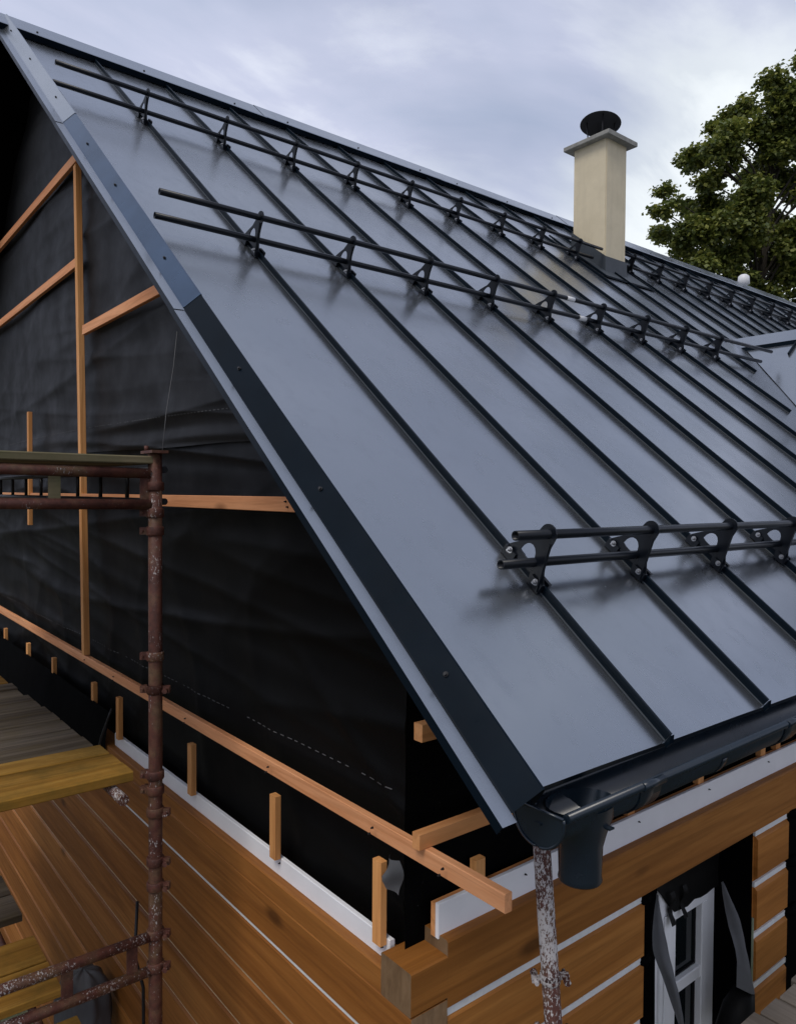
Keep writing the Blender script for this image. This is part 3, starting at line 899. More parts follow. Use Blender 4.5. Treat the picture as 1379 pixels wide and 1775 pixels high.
BY = 0.095      # outer face of the gable battens
def bat(p, q, w, d, mat, **t): return beam('batten', p, q, w, d, mat, house, up=(0, -1, 0), **t)
def hb(x0, x1, z, w=0.05, d=0.028, y=BY, **t):      # horizontal batten on the gable
    return bat((x0, y + d / 2, z), (x1, y + d / 2, z), w, d, BATX, **t)
hb(-8.6, -0.203, -0.383, 0.050, 0.026, 0.106, label='long orange batten running past the house corner')
hb(-8.3, -0.98, 0.594, 0.054, 0.026)
hb(-6.9, -3.68, 2.672, 0.060, 0.024, 0.10)
hb(-7.0, -3.74, 2.036, 0.056, 0.024, 0.10)
hb(-3.655, -2.30, 1.60, 0.056, 0.024, 0.10)
bat((-3.645, 0.112, -0.352), (-3.785, 0.112, 2.62), 0.046, 0.036, BATZ, label='tall vertical batten up the middle of the gable')
bat((-4.945, 0.100, 0.385), (-4.945, 0.100, 1.215), 0.044, 0.028, BATZ, label='short vertical batten crossing the gable batten')
for x, zt_ in ((-0.735, -0.482), (-1.372, -0.486), (-2.120, -0.494), (-3.08, -0.492), (-3.52, -0.499), (-4.40, -0.505), (-5.12, -0.52), (-5.9, -0.52)):
    bat((x, 0.1445 - 0.021, -0.722 if x < -0.8 else -0.74), (x, 0.1445 - 0.021, zt_), 0.042, 0.026, BATZ)
for x in (-0.42, -0.735, -1.372, -2.12, -3.08, -3.6):
    for dz in (-0.012, 0.011):
        screw_at((x + 0.006 * dz * 100, 0.0915, -0.383 + dz), (0, -1, 0), house, 0.0026, CABLE)
for x in (-1.25, -2.46, -3.70): 
    screw_at((x, 0.0935, 0.604), (0, -1, 0), house, 0.0026, CABLE); screw_at((x + 0.012, 0.0935, 0.585), (0, -1, 0), house, 0.0026, CABLE)
# battens under the eave on the side wall
for Y in (0.43, 1.25, 1.76, 2.32, 2.475, 3.2, 4.0):
    beam('batten', (-0.622, Y, -0.60), (-0.622, Y, -0.525 if Y < 1 else -0.46), 0.045, 0.028, BATZ, house, up=(1, 0, 0))
beam('batten', (-0.585, 0.75, -0.475), (-0.585, 9.0, -0.475), 0.028, 0.042, BATY, house, label='thin batten along the wall head under the gutter')
beam('batten', (-0.52, 0.085, -0.335), (-0.52, 9.0, -0.335), 0.032, 0.046, BATY, house, label='soffit batten under the eave')
beam('batten', (-0.52, 0.09, -0.03), (-0.52, 2.0, -0.03), 0.036, 0.05, BATY, house, label='stub batten in the dark verge')

# ------------------------------------------------------------------ window in the side wall
wx = -0.745
win = empty('window', (wx, 1.72, -1.6), None, None, None, house)
def wbox(name, y0, y1, z0, z1, x0=wx - 0.05, x1=wx, mat=VINYL, ch=0.004, axis=None, **t):
    return box(name, (x0, y0, z0), (x1, y1, z1), mat, win, ch, axis, **t)
wbox('frame_rail', 1.30, 2.148, -1.21, -1.065)
wbox('frame_rail', 1.30, 2.148, -2.46, -2.36)
wbox('frame_stile', 1.285, 1.345, -2.36, -1.21)
wbox('frame_stile', 2.063, 2.148, -2.36, -1.21)
wbox('mullion', 1.664, 1.748, -2.36, -1.09, wx - 0.048, wx + 0.014)
wbox('mullion_trim', 1.60, 1.6635, -2.36, -1.045, wx - 0.048, wx + 0.004)
wbox('cover_strip', 1.690, 1.744, -2.36, -1.21, wx + 0.0145, wx + 0.020)
def sash(y0, y1):
    for z0, z1 in ((-1.262, -1.212), (-2.358, -2.29)): wbox('sash_rail', y0, y1, z0, z1, wx - 0.045, wx + 0.012)
    wbox('sash_stile', y0, y0 + 0.045, -2.29, -1.262, wx - 0.045, wx + 0.012)
    wbox('sash_stile', y1 - 0.046, y1, -2.29, -1.262, wx - 0.045, wx + 0.012)
    for z in (-1.585, -1.94): wbox('muntin', y0 + 0.045, y1 - 0.046, z - 0.028, z + 0.028, wx - 0.04, wx + 0.006)
    for z0, z1 in ((-1.557, -1.262), (-1.912, -1.613), (-2.29, -1.968)):
        box('pane', (wx - 0.034, y0 + 0.045, z0), (wx - 0.028, y1 - 0.046, z1), GLASS, win)
        # black glazing gasket
        bm = bmesh.new()
        ya, yb = y0 + 0.0455, y1 - 0.0465
        for (p, q) in (((ya, z0), (yb, z0)), ((ya, z1), (yb, z1)), ((ya, z0), (ya, z1)), ((yb, z0), (yb, z1))):
            add_beam(bm, (wx - 0.024, p[0], p[1]), (wx - 0.024, q[0], q[1]), 0.014, 0.010, (1, 0, 0))
        mk('gasket', bm, CABLE, win)
GLASS = m_glass()
sash(1.749, 2.062)
sash(1.346, 1.599)
# reveals wrapped in membrane
def sheet(name, pts2, mat, parent, **t):
    """pts2: grid rows of points -> smooth sheet"""
    bm = bmesh.new()
    g = [[bm.verts.new(p) for p in row] for row in pts2]
    for a, b in zip(g, g[1:]):
        for i in range(len(a) - 1):
            f = bm.faces.new((a[i], a[i + 1], b[i + 1], b[i])); f.smooth = True
    return mk(name, bm, mat, parent, recalc=False, **t)
def reveal(y, n=10):
    rows = []
    for i in range(n + 1):
        x = SX - 0.012 - (0.19) * i / n
        rows.append([(x, y + 0.006 * noise.noise((x * 14, z * 0.25, y)), -0.905 - 0.157 * z) for z in range(0, 11)])
    return rows
sheet('membrane', reveal(W1 - 0.006), MEMD, house, label='black membrane lining the window reveal')
sheet('membrane', reveal(W0 + 0.006), MEMD, house, label='black membrane lining the near window reveal')
rows = [[(wx + 0.045 + 0.012 * noise.noise((y * 0.9, z * 0.5, 6)), 1.268 + 0.31 * y / 8, -0.91 - 0.15 * z) for z in range(11)] for y in range(9)]
sheet('membrane', rows, MEMD, house, label='black membrane covering the near half of the window')
# membrane head, hanging over the top of the frame in folds
rows = []
for i in range(9):
    v = i / 8
    rows.append([(SX - 0.02 - 0.15 * min(1, v * 1.6) + 0.014 * noise.noise((y * 9, v * 3, 1)), 1.262 + 0.886 * y / 16, -0.898 - 0.02 * v - (0.425 * min(1, max(0.42, (y - 4) / 5)) * max(0, v - 0.3)) * (1.0 + 0.05 * noise.noise((y * 0.7, 3, 2)))) for y in range(17)])
sheet('membrane', rows, MEM, house, label='folded black membrane over the window head')
# loose flaps
def flap(p0, p1, p2, p3, bul, mat, **t):
    p0, p1, p2, p3 = map(Vector, (p0, p1, p2, p3)); rows = []
    for i in range(11):
        v = i / 10; a = p0.lerp(p3, v); b = p1.lerp(p2, v)
        rows.append([a.lerp(b, u / 6) + Vector((1, -0.4, 0)) * (bul * math.sin(math.pi * u / 6) * (0.4 + 0.8 * math.sin(v * 2.6)) + 0.022 * noise.noise((u * 0.55, v * 2.2, p0.y)) + 0.008 * noise.noise((u * 1.5, v * 7, p0.y))) for u in range(7)])
    return sheet('membrane_flap', rows, mat, house, **t)
def curl(lefts, rights, bul, mat, **t):
    def samp(A, v):
        v = min(v, 0.9999) * (len(A) - 1); i = int(v); f = v - i
        p = [Vector(A[max(0, min(len(A) - 1, i + k))]) for k in (-1, 0, 1, 2)]
        return 0.5 * ((2 * p[1]) + (-p[0] + p[2]) * f + (2 * p[0] - 5 * p[1] + 4 * p[2] - p[3]) * f * f + (-p[0] + 3 * p[1] - 3 * p[2] + p[3]) * f ** 3)
    rows = []
    for i in range(25):
        v = i / 24; a = samp(lefts, v); b = samp(rights, v); w = (b - a).length
        rows.append([a.lerp(b, u / 8) + Vector((1, -0.3, 0)) * (bul * w * math.sin(math.pi * (u / 8) ** 1.4) + 0.010 * noise.noise((u * 0.4, v * 2.5, lefts[0][1])) + 0.004 * noise.noise((u * 1.1, v * 9, 3))) for u in range(9)])
    return sheet('membrane_flap', rows, mat, house, **t)
curl([(-0.60, 1.416, -0.956), (-0.60, 1.402, -1.166), (-0.60, 1.481, -1.339), (-0.60, 1.595, -1.569)], [(-0.60, 1.426, -0.980), (-0.60, 1.490, -1.180), (-0.60, 1.568, -1.399), (-0.60, 1.640, -1.589)], 0.30, FLAP, label='grey membrane flap hanging across the left of the window')
curl([(-0.575, 1.881, -1.053), (-0.575, 1.951, -1.257), (-0.575, 2.024, -1.441), (-0.575, 2.035, -1.583)], [(-0.575, 1.895, -1.053), (-0.575, 2.034, -1.260), (-0.575, 2.114, -1.450), (-0.575, 2.171, -1.648)], 0.32, FLAP, label='curled grey membrane flap at the right of the window')
bm = bmesh.new(); add_tube(bm, [(-0.585, 2.02, -1.80), (-0.58, 2.07, -1.70), (-0.58, 2.12, -1.63)], 0.05, 14, True, [0.075, 0.07, 0.045])
mk('membrane_roll', bm, MEM, house, label='rolled black membrane end below the right flap')
for (y0, y1) in ((1.70, 1.735), (1.80, 1.83)):
    rows = [[(wx + 0.035 + 0.012 * math.sin(i), y0 + (y1 - y0) * k / 3 + 0.006 * noise.noise((i * 0.7, k, y0)), -1.10 - 0.018 * i) for k in range(4)] for i in range(9)]
    sheet('tape_tab', rows, MEM, win)
box('seal_foam', (wx - 0.02, 2.1495, -2.4), (wx + 0.012, 2.1740, -1.36), m_plain('mossy_green_foam', (0.030, 0.036, 0.010), 0.9, 0.3, 30, 0.4), win)
box('spacer_strip', (SX - 0.016, 2.1475, -2.0), (SX - 0.004, 2.1496, -1.30), m_plain('pale_green_strip', (0.32, 0.36, 0.24), 0.7), house)
# foam/insulation dark green strip between frame and reveal
rows = []
# second opening beyond the pier: black membrane
rows = [[(SX - 0.03 - 0.015 * noise.noise((y * 1.3, z * 0.6, 3)), W2 - 0.01 + 1.02 * y / 14, -0.90 - 0.16 * z) for z in range(11)] for y in range(15)]
sheet('membrane', rows, MEMD, house, label='black membrane over the second window opening')
for zc in (-0.905, -1.145, -1.385):
    bm = bmesh.new(); add_tube(bm, [(SX - 0.02, W2 - 0.02, zc), (SX + 0.003, W2 + 0.015, zc - 0.006), (SX - 0.01, W2 + 0.10, zc - 0.012)], 0.022, 8)
    mk('membrane_tuck', bm, MEMD, house)
for zc in (-0.915, -1.152):
    bm = bmesh.new(); add_tube(bm, [(SX - 0.03, W0 - 0.012, zc), (SX - 0.003, W0 + 0.006, zc - 0.004), (SX - 0.02, W0 + 0.05, zc - 0.012)], 0.019, 8)
    mk('membrane_tuck', bm, MEMD, house)

# ------------------------------------------------------------------ snow guards
H_LO, H_UP, RPIPE = 0.062, 0.165, 0.0145
def bracket_mesh():
    """side plate in the (s,h) plane with a round eye on top, an arched opening and a foot clamped on the seam; origin on the seam."""
    bm = bmesh.new()
    outer = [(-0.082, 0.006), (-0.080, 0.040), (-0.060, 0.066), (-0.040, 0.105), (-0.033, 0.140), (-0.031, 0.165)]
    for i in range(1, 9):
        t = math.pi - math.pi * i / 9
        outer.append((0.031 * math.cos(t), 0.165 + 0.031 * math.sin(t)))
    outer += [(0.031, 0.165), (0.034, 0.138), (0.048, 0.104), (0.082, 0.062), (0.098, 0.040), (0.100, 0.006)]
    # base notch
    outer += [(0.052, 0.006), (0.050, 0.030), (-0.022, 0.030), (-0.030, 0.006)]
    hole = [(0.022 + 0.031 * math.cos(math.pi * i / 8), 0.060 + 0.043 * math.sin(math.pi * i / 8)) for i in range(9)] + [(0.006, 0.056), (0.022, 0.055), (0.038, 0.056)]
    y = -0.014
    def P(s, h): return Vector((-s * CA + h * SA, y, s * SA + h * CA))
    vo = [bm.verts.new(P(*p)) for p in outer]; vh = [bm.verts.new(P(*p)) for p in hole]
    ed = [bm.edges.new((vo[i], vo[(i + 1) % len(vo)])) for i in range(len(vo))] + [bm.edges.new((vh[i], vh[(i + 1) % 12])) for i in range(12)]
    bmesh.ops.triangle_fill(bm, edges=ed, use_beauty=True)
    r = bmesh.ops.extrude_face_region(bm, geom=list(bm.faces))
    for v in [g for g in r['geom'] if isinstance(g, bmesh.types.BMVert)]: v.co += Vector((0, -0.005, 0))
    # seam clamps (two jaws) with a flange lip
    for (a, b) in ((-0.085, -0.035), (0.050, 0.102)):
        for (y0, y1) in ((-0.026, -0.0115), (0.008, 0.020)):
            pts = [RP(y0, a, 0.003), RP(y0, b, 0.003), RP(y0, b, 0.036), RP(y0, a, 0.036)]
            add_prism(bm, pts, (0, y1 - y0, 0))
        pts = [RP(-0.05, a + 0.004, 0.030), RP(-0.05, a + 0.010, 0.030), RP(-0.05, a + 0.010, 0.052), RP(-0.05, a + 0.004, 0.052)]
    # stiffening lip down the front edge
    pts = [RP(-0.019, -0.0835, 0.008), RP(-0.019, -0.0785, 0.008), RP(-0.019, -0.0275, 0.150), RP(-0.019, -0.0325, 0.150)]
    add_prism(bm, pts, (0, -0.012, 0))
    bmesh.ops.recalc_face_normals(bm, faces=bm.faces)
    me = bpy.data.meshes.new('guard_bracket'); bm.to_mesh(me); bm.free(); me.materials.append(PIPE); return me
def bolt_mesh():
    bm = bmesh.new()
    add_tube(bm, [(0, -0.026, 0), (0, -0.029, 0)], 0.0105, 12)
    add_tube(bm, [(0, -0.029, 0), (0, -0.037, 0)], 0.0065, 6)
    add_tube(bm, [(0, -0.037, 0), (0, -0.042, 0)], 0.0036, 8)
    bmesh.ops.recalc_face_normals(bm, faces=bm.faces)
    me = bpy.data.meshes.new('bolt'); bm.to_mesh(me); bm.free(); me.materials.append(STEEL); return me
BRM, BOM = bracket_mesh(), bolt_mesh()
def rail(y0, y1, s, h, parent):
    bm = bmesh.new(); n = 14
    m = max(3, int((y1 - y0) / 0.5))
    rings = []
    for rr in (RPIPE, RPIPE - 0.0025):
        rows = []
        for i in range(m + 1):
            Y = y0 + (y1 - y0) * i / m
            dv = 0.0022 * noise.noise((Y * 0.9, s * 3, h * 50))
            c = RP(Y, s + dv, h + dv)
            rows.append([bm.verts.new(c + (Vector((-CA, 0, SA)) * math.cos(2 * math.pi * k / n) + Vector((SA, 0, CA)) * math.sin(2 * math.pi * k / n)) * rr) for k in range(n)])
        rings.append(rows)
        for a, b in zip(rows, rows[1:]):
            for k in range(n):
                f = bm.faces.new((a[k], a[(k + 1) % n], b[(k + 1) % n], b[k])); f.smooth = True
    for e in (0, -1):
        for k in range(n): bm.faces.new((rings[0][e][k], rings[0][e][(k + 1) % n], rings[1][e][(k + 1) % n], rings[1][e][k]))
    return mk('rail', bm, PIPE, parent)
def snow_guard(s, k0, k1, y0, y1, label, sleeves=()):
    g = empty('snow_guard', RP(SEAM0 + PITCH * k0, s, 0), label, 'snow guard', 'black two-rail snow guards on the roof seams')
    rail(y0, y1, s - 0.012, H_LO, g); rail(y0, y1 + 0.08, s, H_UP, g)
    for k in range(k0, k1 + 1):
        Y = SEAM0 + PITCH * k
        b = bpy.data.objects.new('bracket', BRM); link(b, g, RP(Y, s, 0))
        for (ds, dh) in ((-0.060, 0.028), (0.076, 0.034)):
            bo = bpy.data.objects.new('bolt', BOM); link(bo, b, RP(Y, s + ds, dh))
    for (Y, h) in sleeves:
        bm = bmesh.new(); add_tube(bm, [RP(Y, s - (0.012 if h < 0.1 else 0), h), RP(Y + 0.075, s - (0.012 if h < 0.1 else 0), h)], RPIPE + 0.0012, 14)
        mk('tape_band', bm, PLAST, g)
    return g
snow_guard(0.622, 1, 4, 0.325, 2.86, 'lowest snow guard, two black rails just above the gutter')
snow_guard(2.872, 1, 9, -0.018, 5.52, 'middle snow guard between the lowest rails and the chimney row', ((2.72, H_UP), (2.92, H_LO)))
snow_guard(4.72, 1, 9, -0.066, 4.98, 'upper snow guard left of the chimney, close under the ridge')
snow_guard(4.86, 11, 22, 5.50, 12.1, 'far snow guard right of the chimney, close under the ridge')

# ------------------------------------------------------------------ scaffold at the gable
PX, PY = -1.58, -0.25
scaf = empty('scaffold', (PX, PY, GZ), 'rusty red-brown tubular scaffold frame standing against the gable', 'scaffold')
post = tube('post', [(PX, PY, GZ + 0.02), (PX, PY, -1.2), (PX + 0.003, PY, 0), (PX, PY, 0.775)], 0.0242, RUST, scaf, 16)
# slimmer tube clamped alongside the upper post
def ringc(parent, c, r, h, mat=RUST, lug=None, name='coupler'):
    bm = bmesh.new(); c = Vector(c)
    add_tube(bm, [c - Vector((0, 0, h / 2)), c - Vector((0, 0, h / 2 - 0.003)), c + Vector((0, 0, h / 2 - 0.003)), c + Vector((0, 0, h / 2))], r, 16, True, [r - 0.002, r, r, r - 0.002])
    if lug:
        l = Vector(lug).normalized(); s = l.cross(Vector((0, 0, 1)))
        for sg in (-1, 1):
            add_beam(bm, c + l * (r - 0.004) + s * 0.006 * sg, c + l * (r + 0.022) + s * 0.006 * sg, 0.005, h * 0.8)
        add_tube(bm, [c + l * (r + 0.012) - s * 0.022, c + l * (r + 0.012) + s * 0.022], 0.006, 6)
        add_tube(bm, [c + l * (r + 0.012) + s * 0.022, c + l * (r + 0.012) + s * 0.032], 0.010, 6)
    return mk(name, bm, mat, parent)
camdir = Vector((0.93, -0.36, 0)); side = Vector((-0.63, -0.77, 0))
for z, lg in ((0.655, side), (0.56, side), (0.495, side), (0.045, side), (-0.075, -side), (-0.075, side), (-0.385, side), (-0.52, -side), (-0.70, -side), (-0.79, -side), (-0.965, -side), (-1.085, -side), (-0.44, side)):
    ringc(post, (PX, PY, z), 0.031, 0.032, RUST, lg)
bm = bmesh.new()
add_box(bm, (PX - 0.06, PY - 0.03, 0.772), (PX + 0.05, PY + 0.03, 0.782)); add_tube(bm, [(PX - 0.03, PY - 0.02, 0.78), (PX - 0.03, PY - 0.02, 0.80)], 0.008, 8)
mk('head_plate', bm, RUST, post)
# end frame: pairs of ledgers running out from the wall, with flat struts
YOUT = -1.45
post2 = tube('post', [(PX, YOUT, GZ + 0.02), (PX, YOUT, 0.775)], 0.0242, RUST, scaf, 16)
for z, mt in ((0.700, RUST), (0.590, RUST), (-0.972, RUSTW), (-1.098, RUSTW)):
    tube('ledger', [(PX, PY, z), (PX + 0.002, PY - 0.5, z + 0.005), (PX, YOUT, z)], 0.0185, mt, scaf, 14)
for (y, z0, z1, mt) in ((-0.285, 0.59, 0.70, RUST), (-0.588, 0.59, 0.70, GREYB), (-0.335, -1.098, -0.972, RUST), (-0.555, -1.098, -0.972, RUST)):
    box('strut', (PX - 0.004, y - 0.019, z0), (PX + 0.004, y + 0.019, z1), RUST if mt is RUST else GREENB, scaf, 0.001, 2)
# ledger along the wall under the middle deck, and lattice beams along the wall
tube('ledger', [(PX + 0.05, PY - 0.13, -0.432), (-6.4, PY - 0.13, -0.432)], 0.0185, RUSTW, scaf, 12)
tube('ledger', [(PX, YOUT + 0.1, -0.432), (-6.4, YOUT + 0.1, -0.432)], 0.0185, RUST, scaf, 12)
tube('ledger', [(PX, PY - 0.12, -1.912), (-6.4, PY - 0.12, -1.912)], 0.0185, RUST, scaf, 12)
tube('ledger', [(PX, YOUT + 0.1, -1.912), (-6.4, YOUT + 0.1, -1.912)], 0.0185, RUST, scaf, 12)
lat = tube('lattice_beam', [(PX, -0.215, 0.600), (-6.4, -0.215, 0.600)], 0.0125, BLACK, scaf, 10)
tube('top_chord', [(PX, -0.215, 0.715), (-6.4, -0.215, 0.715)], 0.0125, BLACK, lat, 10)
for k in range(14):
    x = -1.97 - 0.335 * k
    tube('rung', [(x, -0.215, 0.601), (x, -0.215, 0.714)], 0.0085, BLACK, lat, 8)
# far posts of the scaffold (carry the decks; beyond the left edge)
tube('post', [(-6.4, PY - 0.1, GZ + 0.02), (-6.4, PY - 0.1, 0.775)], 0.0242, RUST, scaf, 14)
tube('post', [(-6.4, YOUT, GZ + 0.02), (-6.4, YOUT, 0.775)], 0.0242, RUST, scaf, 14)
bm = bmesh.new()
for (x, y) in ((PX, PY), (PX, YOUT), (-6.4, PY - 0.1), (-6.4, YOUT)): add_box(bm, (x - 0.075, y - 0.075, GZ - 0.02), (x + 0.075, y + 0.075, GZ + 0.03))
mk('base_plate', bm, RUST, scaf)
# boards
def board(x0, x1, y0, y1, z0, z1, mat, label, group, sag=0.0):
    bm = bmesh.new(); m = 8
    rows = []
    c = 0.004
    prof = [(x0 + c, z0), (x1 - c, z0), (x1, z0 + c), (x1, z1 - c), (x1 - c, z1), (x0 + c, z1), (x0, z1 - c), (x0, z0 + c)]
    for i in range(m + 1):
        Y = y0 + (y1 - y0) * i / m
        dz = 0.003 * noise.noise((x0 * 3, Y * 2, z0)) ; dx = 0.002 * noise.noise((x0 * 5 + 9, Y * 2, z0))
        rows.append([bm.verts.new((x + dx, Y, z + dz)) for x, z in prof])
    for a, b in zip(rows, rows[1:]):
        for q in range(8): bm.faces.new((a[q], a[(q + 1) % 8], b[(q + 1) % 8], b[q]))
    bm.faces.new(rows[0]); bm.faces.new(rows[-1][::-1])
    return mk('scaffold_board', bm, mat, None, label=label, cat='scaffold board', group=group)
# upper deck: a long plank edge seen from below
xx = PX + 0.02
TOPW = ['second', 'third', 'fourth', 'fifth', 'sixth', 'seventh', 'eighth', 'ninth', 'tenth', 'eleventh']
for i in range(11):
    w = 0.262
    board(xx - w + 0.012, xx, -1.30, -0.262 + random.uniform(-0.01, 0.02), 0.735, 0.763, GREENB if i == 0 else GREYB,
          'green-stained plank edge on the top scaffold level beside the post head' if i == 0 else 'dark plank under the top scaffold deck, %s in from the post head' % TOPW[i - 1], 'planks of the top scaffold deck')
    xx -= w
xx = PX - 0.035
ws = [0.128, 0.122, 0.13, 0.15, 0.145, 0.15, 0.14]
i = 0
ORD = ['first', 'second', 'third', 'fourth', 'fifth', 'sixth', 'seventh', 'eighth', 'ninth', 'tenth', 'eleventh', 'twelfth', 'thirteenth', 'fourteenth', 'fifteenth', 'sixteenth', 'seventeenth', 'eighteenth']
while xx > -4.6:
    w = ws[i % 7]
    if i == 0: lab, mt = 'mossy yellow board at the outer end of the middle scaffold deck', MOSSB
    elif i == 1: lab, mt = 'yellow-stained board, second from the post end of the middle deck', MOSSB
    elif i == 2: lab, mt = 'yellow-stained board, third from the post end, next to the grey boards', MOSSB
    elif i in (12, 13): lab, mt = 'yellow board far along the middle deck, %s beyond the grey boards' % ('first' if i == 12 else 'second'), MOSSB
    elif i < 12: lab, mt = 'weathered grey board of the middle deck, %s after the yellow boards by the post' % ORD[i - 3], GREYB
    else: lab, mt = 'grey board past the far yellow ones on the middle deck, %s of that run' % ORD[i - 14], GREYB
    dzb = random.uniform(-0.004, 0.004)
    board(xx - w + 0.010, xx, -1.32 + random.uniform(-0.02, 0.02), -0.318 + random.uniform(-0.012, 0.012) - 0.012 * i * 0.5, -0.408 + dzb, -0.371 + dzb, mt, lab, 'boards of the middle scaffold deck')
    xx -= w; i += 1
# lower deck with gaps
for (x0, x1, mt, lab) in ((-2.62, -2.28, MOSSB, 'mossy yellow board at the near end of the lower deck'),
                          (-3.14, -2.86, MOSSB, 'brown weathered board beside the gap in the lower deck'),
                          (-3.44, -3.16, MOSSB, 'olive-brown board behind the gap in the lower deck'),
                          (-3.98, -3.70, GREYB, 'grey board past the second gap of the lower deck'),
                          (-4.28, -4.0, GREYB, 'farthest grey board of the lower deck')):
    board(x0, x1, -1.35, -0.235, -1.892, -1.85, mt, lab, 'boards of the lower scaffold deck')
# short pale stakes seen through the gaps in the lower deck
for (x, y, wh) in ((-2.74, -0.42, 'near'), (-3.56, -0.40, 'far')):
    bm = bmesh.new(); add_beam(bm, (x, y, GZ), (x, y, -1.98), 0.05, 0.03, (0, -1, 0), 0.003)
    tag(mk('timber_stake', bm, GREYB, None), 'pale grey stake standing below the %s gap in the lower deck' % wh, 'stake', 'stakes below the lower deck')
# bundle of black sheeting with a crumpled grey cover, stood between deck and wall
def lump(name, c, rx, ry, z0, z1, mat, parent, amp, seed, sq=2.6):
    bm = bmesh.new(); g = []
    nu, nv = 48, 26
    for j in range(nv + 1):
        t = j / nv
        z = z0 + (z1 - z0) * t
        prof = (1 - t ** 5) ** 0.5
        row = []
        for i in range(nu):
            a_ = 2 * math.pi * i / nu
            d = Vector((math.cos(a_), math.sin(a_), 0))
            rd = 1 - abs(noise.noise((d.x * 1.6 + seed, d.y * 1.6, z * 3.0))) * 2
            r = (1 + amp * rd + amp * 0.5 * noise.noise((d.x * 4, d.y * 4 + seed, z * 9))) * prof
            row.append(bm.verts.new((c[0] + d.x * rx * r, c[1] + d.y * ry * r, z + 0.03 * noise.noise((d.x * 2, d.y * 2, seed)) * t)))
        g.append(row)
    for p, q in zip(g, g[1:]):
        for i in range(nu):
            f = bm.faces.new((p[i], p[(i + 1) % nu], q[(i + 1) % nu], q[i])); f.smooth = True
    return mk(name, bm, mat, parent)
roll = lump('sheeting_bundle', (-3.12, -0.06), 0.125, 0.11, GZ - 0.01, -2.02, CABLE, None, 0.10, 1.0)
tag(roll, 'black sheeting bundle under a crumpled grey cover between lower deck and log wall', 'bundle')
lump('cover', (-3.12, -0.06), 0.145, 0.125, -2.26, -1.95, FLAP, roll, 0.16, 4.0)
# cables and tie wire
cb = tube('cable', [(-3.12, 0.095, -0.56), (-3.13, 0.075, -0.62), (-3.16, 0.05, -0.72), (-3.18, 0.04, -0.80), (-3.18, 0.03, -0.95)], 0.007, CABLE, None, 8)
tag(cb, 'short black cable hanging over the white trim beside a batten stub', 'cable')
cb2 = tube('cable', [(-2.52, 0.02, -1.35), (-2.50, 0.0, -1.6), (-2.47, 0.03, -1.75), (-2.44, 0.02, -1.95), (-2.45, 0.03, -2.3)], 0.008, CABLE, None, 8)
tag(cb2, 'black cable dangling down the log wall behind the lower ledgers', 'cable')
tw = tube('tie_wire', [(PX + 0.03, -0.235, 0.782), (-1.60, -0.20, 0.93), (-1.632, -0.16, 1.10), (-1.66, -0.135, 1.235)], 0.0013, m_plain('dull_wire', (0.10, 0.10, 0.10), 0.6), None, 6)
tag(tw, 'thin wire tied from the scaffold post top to the verge', 'wire')

# ------------------------------------------------------------------ paint-splattered post at the house corner
cp = empty('scaffold_post', (-0.10, 0.37, GZ), 'white paint-splattered scaffold post under the gutter end', 'scaffold post')
pa, pb = Vector((-0.245, 0.276, -0.16)), Vector((-0.04, 0.40, GZ + 0.02))
pm = tube('tube', [pa, pa.lerp(pb, 0.33), pa.lerp(pb, 0.66), pb], 0.0235, SPLAT, cp, 18)
for tt, sg in ((0.155, 1), (0.158, -1), (0.202, 1), (0.204, -1)):
    c = pa.lerp(pb, tt)
    ringc(cp, c, 0.0275, 0.016, SPLAT, Vector((0.63, 0.78, 0)) * sg, 'coupler')
box('base_plate', (pb.x - 0.07, pb.y - 0.07, GZ - 0.02), (pb.x + 0.07, pb.y + 0.07, GZ + 0.03), RUST, cp)

# ------------------------------------------------------------------ deck boards by the side wall, bottom right
y = 1.50
for i in range(9):
    w = 0.135
    x0 = -0.30 + random.uniform(-0.02, 0.02)
    bm = bmesh.new(); rows = []
    c = 0.006
    prof = [(y + c, -1.405), (y + w - c, -1.405), (y + w, -1.405 + c), (y + w, -1.37 - c), (y + w - c, -1.37), (y + c, -1.37), (y, -1.37 - c), (y, -1.405 + c)]
    for k in range(7):
        X = x0 + 1.5 * k / 6
        dz = 0.004 * noise.noise((X * 2, y * 4, 0))
        rows.append([bm.verts.new((X, a, b + dz)) for a, b in prof])
    for a, b in zip(rows, rows[1:]):
        for q in range(8): bm.faces.new((a[q], a[(q + 1) % 8], b[(q + 1) % 8], b[q]))
    bm.faces.new(rows[0]); bm.faces.new(rows[-1][::-1])
    mk('deck_board', bm, GREYX, None, label='pale weathered deck board beside the window wall, %s from the house corner' % ORD[i], cat='deck board', group='boards of the side scaffold deck')
    y += w + 0.014
sd = empty('trestle', (0.3, 2.0, GZ), 'dark tube trestle under the side deck boards', 'trestle')
for x in (0.0, 0.95):
    tube('bearer', [(x, 1.45, -1.4295), (x, 2.95, -1.4295)], 0.024, RUST, sd, 12)
    for yy in (1.55, 2.85): tube('leg', [(x, yy, GZ - 0.02), (x, yy, -1.43)], 0.024, RUST, sd, 12)

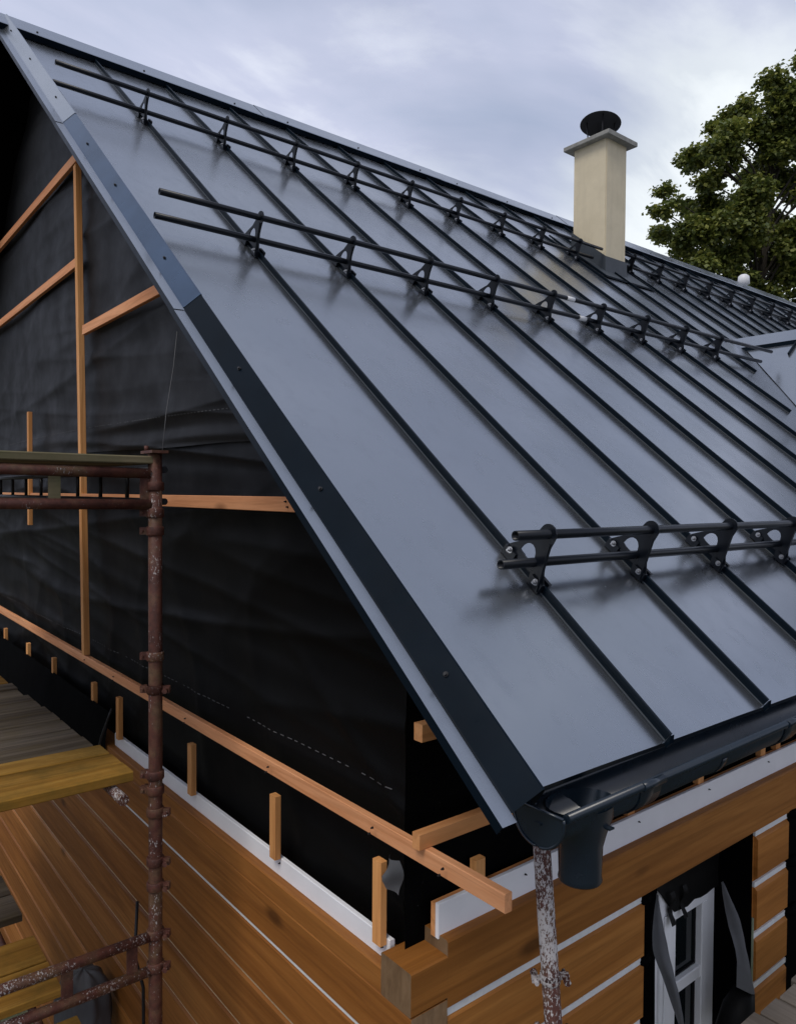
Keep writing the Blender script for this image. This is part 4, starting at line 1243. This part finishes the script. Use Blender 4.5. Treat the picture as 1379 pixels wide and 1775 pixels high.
# ------------------------------------------------------------------ tree beyond the roof
def build_tree():
    yaw = 0.893390
    U = Vector((math.cos(yaw), math.sin(yaw), 0)); Wd = Vector((-math.sin(yaw), math.cos(yaw), 0)); V = Vector((0, 0, 1))
    base = Vector((-10.77, 22.62, GZ))
    root = empty('maple_tree', base, 'tall broad-leaved tree with dense olive green crown behind the roof ridge', 'tree')
    # crown clumps: metres right of the trunk, metres above the eave, radius
    raw = [(1352,146,17),(1340,176,23),(1308,153,13),(1300,178,22),(1275,188,18),(1370,192,21),(1250,202,16),(1262,228,24),(1245,255,18),(1205,262,20),(1190,272,13),(1225,278,24),(1200,300,19),(1215,322,20),(1252,285,22),(1290,240,30),(1330,215,32),(1365,240,28),(1322,278,28),(1240,355,30),(1262,372,30),(1312,345,26),(1350,300,28),(1370,355,26),(1340,375,30),(1212,368,14),(1160,390,19),(1131,384,14),(1157,363,10),(1122,376,8),(1176,440,15),(1140,402,13),(1177,412,24),(1166,432,17),(1200,420,27),(1235,412,30),(1270,420,30),(1220,445,26),(1248,458,24),(1310,402,27),(1350,420,30),(1375,405,25),(1285,438,16),(1332,448,18),(1362,475,26),(1342,500,18),(1378,462,25),(1236,330,16),(1300,312,18),(1345,260,22),
           (1402,222,26),(1412,268,34),(1415,310,36),(1400,380,38),(1410,450,36),(1450,300,46),(1450,380,48),(1458,262,34),(1440,460,40),(1490,340,48),(1490,420,44),(1400,505,30),(1320,520,34),(1260,500,34),(1200,475,26),(1440,540,44),(1350,560,40)]
    px = 24.0 / 1303.6
    clumps = []
    for (x, y, r) in raw:
        clumps.append((base + U * ((x - 1300) * px) + V * (7.80 - GZ + (470 - y) * px) + Wd * random.uniform(-1.6, 1.0), r * px * 1.0))
    ctr = base + U * 1.0 + V * (9.0 - GZ)
    extra = []
    for c, r in clumps:
        if random.random() < 0.65 and r > 0.36:
            extra.append((c + Wd * random.uniform(0.6, 2.6) + Vector((random.uniform(-.25, .25), random.uniform(-.25, .25), random.uniform(-.25, .1))), r * 0.85))
    cl = clumps + extra
    verts = []; faces = []
    for c, r in cl:
        # each clump = several leafy sprays
        nsp = max(10, int(95 * (r / 0.5) ** 2))
        for _ in range(nsp):
            d = Vector((rng.normal(), rng.normal(), rng.normal() * 0.8 + 0.15)).normalized()
            sc = c + d * r * rng.uniform(0.35, 1.08)
            sc.z += -0.05
            for _l in range(13):
                p = sc + Vector((rng.normal(), rng.normal(), rng.normal() * 0.6)) * 0.095
                L_ = rng.uniform(0.085, 0.165); wl = L_ * rng.uniform(0.40, 0.55)
                a = Vector((rng.normal(), rng.normal(), rng.normal() * 0.45 - 0.35)).normalized()
                nn = (d * 0.6 + Vector((rng.normal() * 0.6, rng.normal() * 0.6, 0.9 + rng.normal() * 0.5))).normalized()
                s = a.cross(nn)
                if s.length < 0.05: continue
                s.normalize(); up = s.cross(a)
                b = len(verts)
                verts += [p, p + a * L_ * 0.45 + s * wl + up * 0.012, p + a * L_, p + a * L_ * 0.45 - s * wl + up * 0.012]
                faces += [(b, b + 1, b + 2), (b, b + 2, b + 3)]
    me = bpy.data.meshes.new('crown')
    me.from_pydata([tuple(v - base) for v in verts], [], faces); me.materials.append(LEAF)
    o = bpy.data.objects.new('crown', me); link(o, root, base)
    # trunk and limbs
    bm = bmesh.new()
    tr = [base, base + V * 3, base + V * 6 + U * 0.05, base + V * 9 + U * 0.1, base + V * 12 + U * 0.45, base + V * 15 + U * 0.8, base + V * 17.0 + U * 0.95]
    add_tube(bm, tr, 0.3, 12, True, [0.38, 0.30, 0.25, 0.19, 0.12, 0.06, 0.02])
    trunk = mk('trunk', bm, BARK, root)
    bm = bmesh.new()
    for c, r in clumps:
        h = max(4.0, min(15.0, (c.z - GZ) - 1.0 - 0.4 * (c - base).xy.length))
        f = h / 3; i = min(int(f), 4); p0 = tr[i].lerp(tr[i + 1], f - i)
        mid = p0.lerp(c, 0.5) + V * 0.25 + Vector((random.uniform(-.15, .15), random.uniform(-.15, .15), 0))
        add_tube(bm, [p0, mid, c], 0.05, 6, False, [0.05, 0.03, 0.01])
    mk('limbs', bm, BARK, root)
build_tree()
